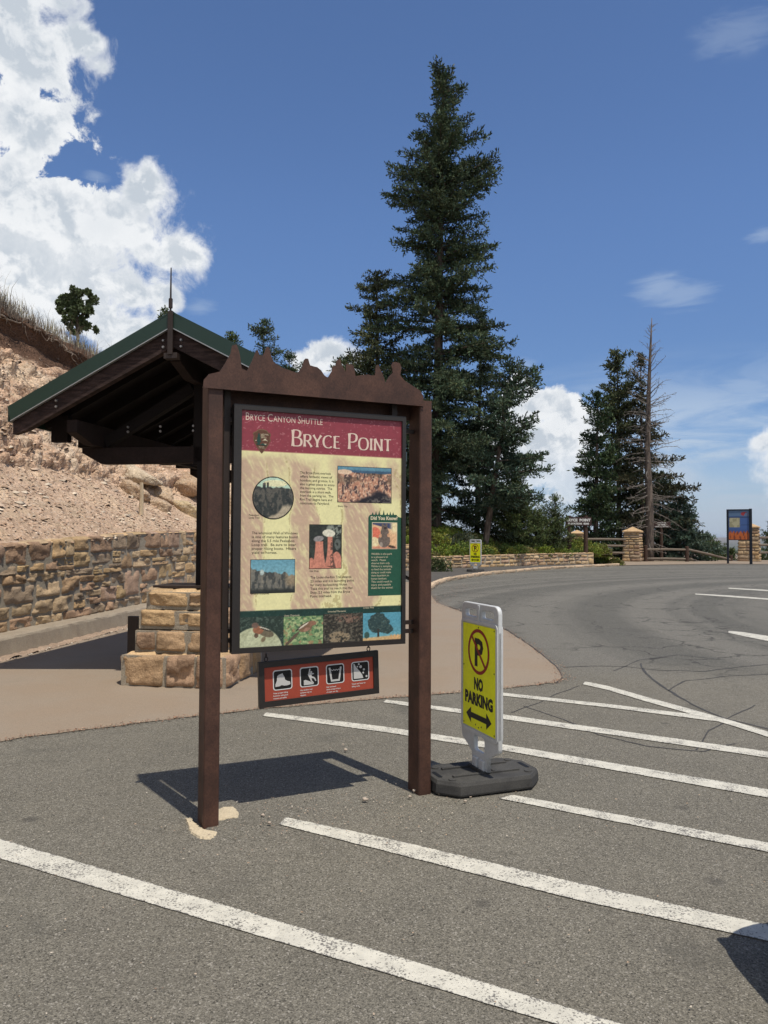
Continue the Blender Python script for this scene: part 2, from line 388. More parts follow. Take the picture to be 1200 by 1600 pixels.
M['rust'] = mat('weathered_steel', (0.055, 0.025, 0.017), 0.6, 0.28, 7, 0.25, 120, 0.25, 200, 0.0, spec=0.4, color2=(0.074, 0.034, 0.022), bdist=.002, stretch=(1,1,.8))
M['rustdark'] = mat('dark_steel', (0.030, 0.020, 0.016), 0.5, 0.2, 9, 0.1, 90, spec=0.4)
M['frame'] = mat('frame_black', (0.022, 0.018, 0.016), 0.42, 0.15, 9, 0.1, 90, 0.1, 200, spec=0.5)
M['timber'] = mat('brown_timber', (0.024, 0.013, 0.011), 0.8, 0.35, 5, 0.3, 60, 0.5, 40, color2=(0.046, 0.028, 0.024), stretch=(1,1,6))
M['timbershade'] = mat('shaded_timber', (0.0075, 0.0045, 0.004), 0.85, 0.25, 5, 0.2, 60, 0.3, 40)  # timber inside the shelter, roof shade put into its colour
M['green'] = mat('green_metal', (0.011, 0.034, 0.023), 0.4, 0.08, 3, 0.04, 40, spec=0.5)
M['drip'] = mat('bare_metal_edge', (0.35, 0.36, 0.36), 0.4, 0.1, 9, metal=0.5)
M['bolt'] = mat('bolt_zinc', (0.30, 0.29, 0.28), 0.4, 0.1, 20, metal=0.7)
M['rubber'] = mat('recycled_rubber', (0.042, 0.041, 0.040), 0.8, 0.14, 5, 0.25, 160, 0.2, 200, color2=(0.060, 0.058, 0.054))
M['plastic'] = mat('white_plastic', (0.60, 0.61, 0.61), 0.42, 0.12, 8, 0.05, 60, 0.15, 30, color2=(0.50, 0.51, 0.50), spec=0.45)
M['yellow'] = mat('fluorescent_yellow', (0.93, 0.95, 0.010), 0.5, 0.10, 10, 0.03, 60, spec=0.4)
M['ink'] = mat('black_ink', (0.012, 0.012, 0.012), 0.5, 0.1, 20)
M['red'] = mat('red_ink', (0.30, 0.020, 0.018), 0.5, 0.1, 20)
M['cream'] = mat('cream_ink', (0.66, 0.58, 0.40), 0.6, 0.05, 20)
M['lightpink'] = mat('pale_ink', (0.72, 0.56, 0.46), 0.6, 0.05, 20)
M['print'] = mat('printed_panel', None, 0.42, 0.05, 30, attr='Col', spec=0.35)
M['signred'] = mat('red_sign_print', (0.33, 0.060, 0.035), 0.5, 0.08, 8, 0.05, 90)
M['white'] = mat('white_ink', (0.62, 0.62, 0.60), 0.5, 0.05, 20)
M['leaf'] = mat('needles', None, 0.6, 0.22, 0.7, attr='Col', spec=0.25)
M['bark'] = mat('bark', (0.085, 0.062, 0.048), 0.95, 0.35, 8, 0.3, 40, 0.9, 20, color2=(0.15, 0.115, 0.09), stretch=(1,1,.2), bdist=.02)
M['timbermid'] = mat('shaded_beam', (0.018, 0.0105, 0.009), 0.85, 0.3, 5, 0.25, 60, 0.4, 40)  # purlins and cross beams, base colour darkened to stand for roof shade
M['deadwood'] = mat('dead_wood', (0.20, 0.175, 0.155), 0.9, 0.3, 6, 0.2, 50)
M['log'] = mat('weathered_log', (0.20, 0.165, 0.13), 0.9, 0.3, 5, 0.25, 60, 0.7, 40, color2=(0.13, 0.10, 0.08), stretch=(.3,1,1))
M['logpost'] = mat('brown_log_post', (0.060, 0.036, 0.026), 0.9, 0.3, 6, 0.2, 50, 0.6, 40)
M['cap'] = mat('sandstone_cap', (0.50, 0.34, 0.19), 0.9, 0.15, 5, 0.15, 60, 0.5, 30)
M['brownboard'] = mat('brown_sign_board', (0.045, 0.024, 0.022), 0.7, 0.15, 9)
M['grass'] = mat('dry_grass', None, 0.8, 0.2, 2, attr='Col', spec=.1)
M['root'] = mat('bare_root', (0.22, 0.175, 0.14), 0.9, 0.3, 8, 0.2, 60)
M['cementpad'] = mat('cement_pad', (0.50, 0.42, 0.29), 0.9, 0.12, 12, 0.15, 90, 0.4, 60)
M['pebble'] = mat('pebbles', None, 0.9, 0.1, 20, attr='Col')
# ---------------------------------------------------------------- ground, lot, pavement
def sm(x): x = np.clip(x, 0, 1); return x*x*(3-2*x)
def ground_sheet():
    az = np.linspace(0, 2*math.pi, 721)[:-1]
    rr = np.concatenate([np.linspace(0.5, 60, 24), 60*np.geomspace(1.03, 700, 110)])
    A, Rr = np.meshgrid(az, rr, indexing='ij'); X = Rr*np.sin(A); Y = Rr*np.cos(A)
    P = np.stack([X, Y, X*0], -1)
    z = np.full(X.shape, -0.035)
    z = z - 45*sm((Rr-58)/140) - 95*sm((Rr-180)/1400)
    k = sm((Rr-250)/1200)*(1-sm((Rr-6500)/2500))
    z = z + k*(28*fbm(P/420, 4, 3) + 22*np.abs(fbm(P/160, 3, 8)))
    far = sm((Rr-8500)/4500)
    z = z + far*(168 + 60*fbm(P/5200, 3, 21) + 35*np.sin(A*11+1.2)) - sm((Rr-15000)/9000)*20
    n = fbm(P/300, 4, 31); n2 = fbm(P/60, 3, 5)
    green = np.array([0.050, 0.062, 0.030]); pink = np.array([0.42, 0.29, 0.22]); mesa = np.array([0.16, 0.14, 0.12]); dirt = np.array([0.26, 0.20, 0.14])
    w = sm((n+0.12+0.25*n2)*4)[..., None]*(sm((Rr-900)/900)*(1-sm((Rr-7000)/1500)))[..., None]
    c = green*(1-w)+pink*w; f = far[..., None]; c = c*(1-f)+mesa*f
    q = (1-sm((Rr-56)/6))[..., None]; c = c*(1-q)+dirt*q
    na, nr = X.shape; V = np.stack([X, Y, z], -1).reshape(-1, 3); V = np.vstack([V, [[0, 0, -0.035]]])
    C_ = np.vstack([c.reshape(-1, 3), [dirt]])
    ia, ir = np.meshgrid(np.arange(na), np.arange(nr-1), indexing='ij'); ib = (ia+1) % na
    Q = np.stack([ia*nr+ir, ia*nr+ir+1, ib*nr+ir+1, ib*nr+ir], -1).reshape(-1, 4)
    o = npmesh('ground', V, Q, C_, mat('open_country', None, 0.95, 0.2, 0.02, 0.15, 0.4, attr='Col'), smooth=True)
    # close the middle
    mb = MB(); ring = [(0.5*math.sin(a), 0.5*math.cos(a), -0.035) for a in az[::12]]; mb.add(ring, [tuple(reversed(range(len(ring))))])
    c_o = mb.build('ground_patch', M['dirt']); struct(c_o)
    return struct(o)
ground_sheet()

def sheet(name, pts, z, m, kind='structure', div=None):
    from mathutils.geometry import delaunay_2d_cdt
    n = len(pts); vs, _, fs, _, _, _ = delaunay_2d_cdt([Vector((p[0], p[1])) for p in pts], [(i, (i+1) % n) for i in range(n)], [], 1, 1e-5)
    mb = MB(); mb.add([(v[0], v[1], z) for v in vs], [tuple(f) for f in fs])
    o = mb.build(name, m)
    if o.data.polygons[0].normal.z < 0: o.data.flip_normals()
    o['kind'] = kind; return o
def catmull(K, n=14):
    K = np.array(K, float); out = []
    Kp = np.vstack([2*K[0]-K[1], K, 2*K[-1]-K[-2]])
    for i in range(1, len(Kp)-2):
        for t in np.linspace(0, 1, n, endpoint=False):
            p0, p1, p2, p3 = Kp[i-1:i+3]
            out.append(0.5*((2*p1)+(-p0+p2)*t+(2*p0-5*p1+4*p2-p3)*t*t+(-p0+3*p1-3*p2+p3)*t**3))
    out.append(K[-1]); return np.array(out)
class Path:
    def __init__(s, K, n=14):
        s.p = catmull(K, n); d = np.diff(s.p[:, :2], axis=0); l = np.hypot(d[:, 0], d[:, 1]); s.s = np.concatenate([[0], np.cumsum(l)]); s.L = s.s[-1]
        t = np.gradient(s.p[:, :2], s.s, axis=0); t /= np.linalg.norm(t, axis=1)[:, None]; s.nrm = np.stack([-t[:, 1], t[:, 0]], 1)
    def P(s, q): return np.stack([np.interp(q, s.s, s.p[:, 0]), np.interp(q, s.s, s.p[:, 1])], -1)
    def N(s, q): return np.stack([np.interp(q, s.s, s.nrm[:, 0]), np.interp(q, s.s, s.nrm[:, 1])], -1)
    def at_y(s, y): return float(np.interp(y, s.p[:, 1], s.s))

sheet('parking_lot', [(-30, -30), (60, -30), (75, 20), (60, 50.6), (30, 50.2), (22, 49.6), (14, 48.6), (9, 45), (2, 38), (-4, 32), (-9, 20), (-12, 5)], -0.012, M['asphalt'])
far_edge = [G(905, 886), G(940, 884.5), G(1000, 883), (19.5, 46.6), (27, 47.4), (40, 48.2), (60, 49), (60, 56), (40, 56), (25, 55), (14.5, 55), (8.5, 47)]
sheet('far_pavement', far_edge, 0.012, M['walk'])

# wall line: the retaining wall runs away on the left and swings right as a low wall
WALL = Path([(-6.9, -4), (-6.3, 3), (-5.32, 10.3), (-4.78, 15), (-4.1, 20), (-2.6, 26), (-0.6, 31), (2.0, 35.2), (2.95, 36.1), (5.5, 38.3), (8.5, 41), (11.7, 43.1), (13.5, 43.9)])
yk = [-4, 10.5, 15, 21, 28, 35.2]; hk = [1.30, 1.46, 1.66, 1.78, 1.55, 1.20]
def wall_top(s): return np.interp(WALL.P(s)[..., 1], yk, hk)

# pink concrete apron
apr_px = [(-160, 1172), (0, 1157), (70, 1146), (150, 1137), (230, 1127), (310, 1117), (410, 1106), (500, 1098), (600, 1090), (690, 1083), (760, 1077), (830, 1070), (868, 1065), (880, 1060), (876, 1048), (866, 1036), (845, 1021), (815, 1000), (790, 984), (760, 970), (725, 957), (700, 948), (682, 941), (674, 930), (665, 918)]
rng = np.random.default_rng(5)
def jag(pxs, amp=0.02, step=0.25, z=0.0):
    P = np.array([G(*p)[:2] for p in pxs]); out = []
    for a, b in zip(P[:-1], P[1:]):
        n = max(1, int(np.linalg.norm(b-a)/step))
        for i in range(n): out.append(a+(b-a)*i/n+rng.normal(0, amp, 2))
    out.append(P[-1]); return np.array(out)
edge_apron = jag(apr_px, 0.012, 0.12)
back = [(1.0, 27), (-1.2, 29.5), (-3.4, 25.5), (-5.0, 20), (-6.4, 8), (-7.4, -3), (-9, -4)]
sheet('pavement', list(edge_apron)+back, -0.006, M['walk'])
# kerb against the retaining wall (cast concrete)
def sweep(name, path, s0, s1, prof, m, ds=0.3, jit=0.0, closed_ends=True):
    """prof: list of (out, z) swept along the path; out is towards the road"""
    q = np.arange(s0, s1, ds); P = path.P(q); N = path.N(q); n = len(prof); V = []
    for i in range(len(q)):
        for (o, z) in prof:
            j = rng.normal(0, jit, 3) if jit else (0, 0, 0)
            V.append((P[i, 0]-N[i, 0]*o+j[0], P[i, 1]-N[i, 1]*o+j[1], z+j[2]))
    fs = [(i*n+k, i*n+k+1, (i+1)*n+k+1, (i+1)*n+k) for i in range(len(q)-1) for k in range(n-1)]
    if closed_ends: fs += [tuple(range(n)), tuple((len(q)-1)*n+k for k in reversed(range(n)))]
    mb = MB(); mb.add(V, fs); return mb.build(name, m, recalc=True)
k0, k1 = WALL.at_y(-3), WALL.at_y(30.5)
struct(sweep('kerb', WALL, k0, k1, [(-.2, -.05), (-.2, .262), (.30, .250), (.33, .238), (.345, .21), (.375, -.05)], M['concrete'], 0.12, 0.004))
# loose gravel lying against the kerb foot
def pebbles(name, pts, smin, smax, seed, cols):
    r = np.random.default_rng(seed); n = len(pts)
    base = np.array([(1,0,0),(-.6,.8,0),(-.6,-.8,0),(.1,0,.75),(0.9,.6,.3),(-1,0,.35)], float)
    F_ = np.array([(0,1,3),(1,2,3),(2,0,3),(0,4,3),(4,1,3),(1,5,3),(5,2,3),(0,2,4),(1,4,5)])
    sc = r.uniform(smin, smax, (n, 1, 1))*np.array([1, .8, .7]); B = base[None]*sc*r.uniform(.7, 1.3, (n, 6, 1))
    a = r.uniform(0, 6.28, n); c, s = np.cos(a), np.sin(a)
    X = B[..., 0]*c[:, None]-B[..., 1]*s[:, None]; Y = B[..., 0]*s[:, None]+B[..., 1]*c[:, None]
    V = np.stack([X, Y, B[..., 2]], -1)+np.asarray(pts)[:, None, :]
    Q = (F_[None]+(np.arange(n)*6)[:, None, None]).reshape(-1, 3)
    cc = np.asarray(cols)[r.integers(0, len(cols), n)]*r.uniform(.75, 1.2, (n, 1)); C_ = np.repeat(cc, 6, 0)
    o = npmesh(name, V.reshape(-1, 3), Q, C_, M['pebble']); return tag(o, kind='stuff')
PC = [(.42,.33,.25),(.32,.25,.19),(.5,.44,.36),(.22,.16,.12),(.40,.29,.2)]
q = rng.uniform(k0, k1, 5200); P_ = WALL.P(q)-WALL.N(q)*(0.38+np.abs(rng.normal(0, .13, len(q))))[:, None]
pebbles('gravel', np.c_[P_, np.full(len(q), 0.0)], .006, .022, 3, PC)['label'] = 'loose tan gravel lying along the foot of the concrete kerb'
struct(sweep('gravel_strip', WALL, k0, k1, [(.30, .012), (.47, .010), (.56, -.002)], M['dirt'], 0.1, 0.012, False))

# old stains and drip marks on the pavement and the stalls are in the shaders
# painted stall lines
def stripe(top, bot, seed, wear=0.18, z=None):
    """polygon strip between two photographed edges, fine enough for a ragged rim"""
    def res(pxs, n):
        P = np.array([G(*p) for p in pxs])[:, :2]; l = np.concatenate([[0], np.cumsum(np.linalg.norm(np.diff(P, axis=0), axis=1))]); t = np.linspace(0, l[-1], n)
        return np.stack([np.interp(t, l, P[:, 0]), np.interp(t, l, P[:, 1])], 1), l[-1]
    z = -0.0078+seed*.0003
    _, L = res(top, 4); n = max(8, int(L/0.02)); A, _ = res(top, n); B, _ = res(bot, n)
    r = np.random.default_rng(seed); m = 7; t = np.linspace(0, 1, m)
    V = []; C_ = []
    ja = 0.004*fbm(np.c_[A*14, A[:, :1]*0], 3, seed); jb = 0.004*fbm(np.c_[B*14, B[:, :1]*0+3], 3, seed+1)
    d = (B-A)/np.linalg.norm(B-A, axis=1)[:, None]; A = A-d*(.006+ja[:, None]); B = B+d*(.006+jb[:, None])
    for k in range(m):
        P = A+(B-A)*t[k]; V.append(np.c_[P, np.full(n, z)])
        e = 0.85 if k not in (0, m-1) else 0.46
        C_.append(np.repeat(np.full((n, 1), e), 3, 1))
    V = np.stack(V, 1).reshape(-1, 3); C_ = np.stack(C_, 1).reshape(-1, 3); C_[:m] = .35; C_[-m:] = .35
    i, j = np.meshgrid(np.arange(n-1), np.arange(m-1), indexing='ij')
    Q = np.stack([i*m+j, i*m+j+1, (i+1)*m+j+1, (i+1)*m+j], -1).reshape(-1, 4)
    o = npmesh('road_marking', V, Q, C_, M['paint'])
    if o.data.polygons[0].normal.z < 0: o.data.flip_normals()
    return struct(o)
ext = lambda a, b, t: (a[0]+(b[0]-a[0])*t, a[1]+(b[1]-a[1])*t)
stripe([(-260, 1240), (0, 1309), (600, 1486), (1000, 1605)], [(-260, 1262), (0, 1338), (600, 1515), (905, 1606)], 1)
stripe([(445, 1275), (600, 1307), (900, 1377), (1200, 1443), (1420, 1492)], [(436, 1285), (600, 1326), (900, 1402), (1200, 1466), (1420, 1512)], 2)
stripe([(800, 1240), (1200, 1315), (1500, 1370)], [(780, 1245), (1200, 1328), (1500, 1386)], 3)
stripe([(415, 1112), (600, 1134), (800, 1164), (1200, 1232), (1500, 1284)], [(410, 1117), (600, 1142), (800, 1173), (1200, 1244), (1500, 1297)], 4)
stripe([(603, 1092), (800, 1117), (1200, 1173), (1500, 1215)], [(598, 1096), (800, 1124), (1200, 1182), (1500, 1225)], 5)
stripe([(772, 1080), (950, 1099), (1132, 1121)], [(770, 1084), (950, 1104), (1130, 1127)], 6)
stripe([(914, 1064), (950, 1071), (1010, 1088), (1090, 1110), (1140, 1124), (1200, 1142), (1500, 1230)], [(910, 1068), (950, 1077), (1010, 1095), (1090, 1117), (1140, 1131), (1200, 1150), (1500, 1240)], 7)
stripe([(1138, 985), (1160, 987), (1200, 993), (1260, 1005)], [(1138, 988), (1160, 993), (1200, 1001), (1260, 1015)], 8)
stripe([(1086, 927), (1140, 930), (1210, 935.5)], [(1086, 928.5), (1140, 932.5), (1210, 937.5)], 9)
stripe([(1138, 918), (1210, 922)], [(1138, 919.5), (1210, 924)], 10)
stripe([(-60, 1590), (4, 1604)], [(-60, 1610), (-10, 1618)], 11)

# bituminous crack sealing
def seam(pxs, w, seed, z=-0.009):
    P = jag(pxs, 0.0, 0.08); n = len(P); r = np.random.default_rng(seed)
    d = np.gradient(P, axis=0); d /= np.linalg.norm(d, axis=1)[:, None]+1e-9; N = np.c_[-d[:, 1], d[:, 0]]
    off = 0.035*fbm(np.c_[P*2.2, P[:, :1]*0], 4, seed)[:, None]; ww = w*(0.6+0.5*fbm(np.c_[P*5, P[:, :1]*0], 3, seed+2))[:, None]; ww = np.abs(ww)+.004
    A = P+N*(off+ww/2); B = P+N*(off-ww/2); V = np.empty((2*n, 3)); V[0::2, :2] = A; V[1::2, :2] = B; V[:, 2] = z
    Q = np.array([(2*i, 2*i+1, 2*i+3, 2*i+2) for i in range(n-1)]); o = npmesh('crack_seal', V, Q, None, M['seal'])
    if o.data.polygons[0].normal.z < 0: o.data.flip_normals()
    return struct(o)
seam([(1000, 1035), (1012, 1052), (1040, 1075), (1080, 1098), (1135, 1122), (1200, 1137), (1300, 1160)], .038, 1)
seam([(880, 1041), (930, 1039), (975, 1040), (1030, 1046), (1100, 1048), (1160, 1040), (1230, 1034)], .032, 2)
seam([(960, 1047), (1000, 1030), (1060, 1022), (1130, 1030)], .02, 3)
seam([(1046, 1078), (1070, 1062), (1130, 1056), (1200, 1052)], .02, 4)
seam([(800, 1112), (845, 1096), (870, 1082), (905, 1070)], .014, 5)
seam([(818, 1102), (880, 1122), (935, 1146), (1010, 1164), (1100, 1172), (1150, 1160)], .018, 6)
seam([(690, 924), (760, 927), (850, 930), (950, 931)], .05, 7)
seam([(1090, 1170), (1110, 1140), (1140, 1120), (1180, 1100)], .014, 8)
seam([(868, 1066), (879, 1058), (872, 1042), (845, 1019), (790, 982), (700, 946)], .022, 9, -0.003)

# reddish crumbs where the apron meets the asphalt, and grit about the sign
def on_line(pxs, n, spread, z=0.002):
    P = np.array([G(*p)[:2] for p in pxs]); l = np.concatenate([[0], np.cumsum(np.linalg.norm(np.diff(P, axis=0), axis=1))]); t = rng.uniform(0, l[-1], n)
    X = np.stack([np.interp(t, l, P[:, 0]), np.interp(t, l, P[:, 1])], 1)+rng.normal(0, 1, (n, 2))*spread
    return np.c_[X, np.full(n, z)]
o = pebbles('loose_grit', np.vstack([on_line(apr_px[:14], 1500, .035), on_line(apr_px[13:], 1500, .06), on_line([(676, 946), (700, 930), (722, 912)], 700, .30)]), .003, .011, 8, [(.30,.16,.10),(.22,.13,.09),(.36,.26,.18),(.15,.10,.07)])
tag(o, 'reddish grit gathered where the pink pavement meets the asphalt')
pp = np.vstack([on_line([(300, 1300), (480, 1275), (650, 1262), (760, 1262)], 420, .22), np.c_[rng.uniform(-2.4, 2.2, 500), rng.uniform(2.6, 7, 500), np.full(500, .002)]])
o = pebbles('scattered_grit', pp, .002, .0065, 9, PC); tag(o, 'scattered small stones lying on the asphalt about the shuttle sign')

# ---------------------------------------------------------------- hillside
def profile(y):
    hw = np.interp(y, yk, hk); Hc = np.interp(y, [-4, 12, 17, 27, 31, 35, 39, 41.5, 43.5], [8.2, 8.2, 7.75, 6.6, 4.6, 3.3, 2.4, 1.3, .5])
    A = np.array([(0, 1.42), (0.25, 1.5), (2.3, 2.85), (2.45, 3.25), (4.7, 5.75), (5.55, 6.55), (5.95, 7.35), (5.75, 7.85), (6.0, 8.2), (7.5, 8.5), (12, 8.8), (34, 9.3)])
    A[:, 1] = hw+(A[:, 1]-1.5)*(Hc-hw)/6.7; A[:, 0] *= min(1, max(.05, (Hc-hw)/6.7))**.4
    h = Hc/3.3
    lw = 0.62 if y > 35 else hw
    B = np.array([(0, lw), (0.3, lw), (1.4, .6*lw+.4*1.0*h+.05), (2.6, 1.0+.55*h), (3.8, .7+1.25*h), (5, 2.3*h+.2), (6.2, 2.75*h), (7.2, 2.95*h), (8.4, 3.15*h), (10, 3.3*h), (15, 3.2*h), (34, 1.6*h)])
    B[:, 1] = np.maximum(B[:, 1], np.minimum(lw, .66)*.9)
    w = float(sm((y-27)/7)); return A*(1-w)+B*w
nseg = [3, 50, 10, 80, 34, 24, 12, 10, 14, 12, 8]
def hill():
    ys = WALL.s; s_ = np.concatenate([np.arange(WALL.at_y(-3.5), WALL.at_y(5), .3), np.arange(WALL.at_y(5), WALL.at_y(19), .045), np.arange(WALL.at_y(19), WALL.L, .16)])
    P = WALL.P(s_); N = WALL.N(s_); rows = []; zone = []
    # zone id along t: 0 scree,1 rough,2 soil,3 grass
    t = []; zid = []
    for k, n in enumerate(nseg):
        for i in range(n): t.append(k+i/n); zid.append(min(k, 10))
    t.append(11.0); zid.append(10); t = np.array(t); zid = np.array(zid)
    PR = np.stack([profile(float(y)) for y in P[:, 1]])
    i0 = np.minimum(t.astype(int), 10); fr = (t-i0)[None, :]
    p = PR[:, i0, 0]*(1-fr)+PR[:, i0+1, 0]*fr; z = PR[:, i0, 1]*(1-fr)+PR[:, i0+1, 1]*fr
    X = P[:, 0:1]+N[:, 0:1]*p; Y = P[:, 1:2]+N[:, 1:2]*p; V = np.stack([X, Y, z], -1)
    steep = (1-sm((P[:, 1]-26)/7))[:, None]
    # wobble of the zone borders
    tt = t[None, :]+0.55*fbm(V*0.55, 3, 77)*np.where((t > 1.2) & (t < 9), 1, 0)[None, :]
    scree = sm((2.15-tt)/.25); soil = sm((tt-4.75)/.35)*(1-sm((tt-8.0)/.3)); top = sm((tt-7.9)/.3); rough = np.clip(1-scree-soil-top, 0, 1)
    out = np.stack([-N[:, 0:1]*.75+p*0, -N[:, 1:2]*.75+p*0, np.full(p.shape, .62)], -1)
    d1, d2, idv = worley(V*np.array([1.5, 1.5, 2.6]), 4); e1, e2, ide = worley(V*np.array([4.2, 4.2, 6.5]), 6); f1, f2, idf = worley(V*11, 9)
    led = np.abs(vn(V*np.array([.5, .5, 3.0]), 15))
    dr = .34*fbm(V*.8, 3, 1)+.30*(idv-.5)*sm((d2-d1)*3)+.17*(ide-.5)+.12*(0.5-e1)+.08*(.5-f1)+.07*(idf-.5)+.22*led
    ds = .05*fbm(V*1.2, 4, 2)+.018*(idf-.4)*(f1 < .35)+.02*vn(V*9, 3)
    do = .16*fbm(V*1.4, 4, 5)+.07*fbm(V*6, 3, 6)
    dt_ = .15*fbm(V*.7, 4, 7)
    disp = scree*ds+rough*dr+soil*do+top*dt_
    disp = disp*np.clip(p/.5, 0, 1)*(0.35+.65*steep)
    V = V+out*disp[..., None]
    # far end shrinks into the ground
    n1 = fbm(V*.8, 4, 40)[..., None]; n2 = fbm(V*5, 3, 41)[..., None]; n3 = fbm(V*2.2, 4, 42)[..., None]
    cs = np.array([.47, .335, .235])*(1+.10*n1+.16*n2); cs = cs+sm((n3-.15)*4)*np.array([.07, .06, .035])
    band = sm((vn(V*np.array([.25, .25, 1.3]), 50)*.5+.5+.4*n1[..., 0]-.35)*3)[..., None]
    cr_ = (np.array([.58, .43, .305])*(1-band)+np.array([.51, .345, .235])*band)*(1+.12*n1+.25*n2); pale = sm((n3-.2)*5); cr_ = cr_*(1-pale*.6)+np.array([.64, .52, .39])*pale*.6
    co = np.array([.115, .068, .045])*(1+.35*n2+.2*n1)
    ct = np.array([.20, .165, .105])*(1+.25*n2)
    C_ = scree[..., None]*cs+rough[..., None]*cr_+soil[..., None]*co+top[..., None]*ct
    gr = np.array([.17, .13, .085])*(1+.2*n2); k = (1-steep)[..., None]; C_ = C_*(1-k)+gr*k
    a, b = p.shape; i, j = np.meshgrid(np.arange(a-1), np.arange(b-1), indexing='ij')
    Q = np.stack([i*b+j, (i+1)*b+j, (i+1)*b+j+1, i*b+j+1], -1).reshape(-1, 4)
    o = npmesh('hillside', V.reshape(-1, 3), Q, np.clip(C_, 0.01, .8).reshape(-1, 3), M['rock'])
    if np.mean([pl.normal.z for pl in o.data.polygons[:4000]]) < 0: o.data.flip_normals()
    struct(o); return o, V, s_, t, zid
hill_o, HV, HS, HT, HZ = hill()
hb = BVHTree.FromPolygons([tuple(v) for v in HV.reshape(-1, 3)], [tuple(p.vertices) for p in hill_o.data.polygons])
def hit(px, py):
    d = Vector(ray(px, py)).normalized(); r = hb.ray_cast(Vector(EYE), d); return (np.array(r[0]), np.array(r[1])) if r[0] else (None, None)
def hz(x, y, dflt=-0.01):
    r = hb.ray_cast(Vector((x, y, 60)), Vector((0, 0, -1))); return max(r[0].z, dflt) if r[0] else dflt

# scree rubble
idx = rng.integers(0, len(HS)-1, 90000); jj = rng.integers(0, int(np.searchsorted(HT, 8.2)), 90000)
pv = HV[idx, jj]; tt_ = HT[jj]; ok = (pv[:, 1] < 24) & (pv[:, 1] > 6) & (rng.random(len(pv)) < np.where(tt_ < 2.3, .55, np.where(tt_ < 4.8, .30, .05)))
pv = pv[ok][:12000]+rng.normal(0, .02, (min(12000, int(ok.sum())), 3))*np.array([1, 1, .3])
o = pebbles('rubble', pv, .010, .040, 12, [(.52,.38,.27),(.42,.28,.19),(.60,.47,.35),(.33,.21,.14),(.48,.32,.22)])
tag(o, 'small broken stones scattered over the tan hillside above the wall')
pv2 = HV[rng.integers(0, len(HS)-1, 4000), rng.integers(0, int(np.searchsorted(HT, 4.8)), 4000)]; pv2 = pv2[(pv2[:, 1] < 24) & (pv2[:, 1] > 6)][:700]
o = pebbles('larger_rubble', pv2, .04, .11, 13, [(.50,.38,.28),(.40,.28,.19),(.60,.50,.38)]); tag(o, 'fist sized pale stones lodged in the tan hillside')

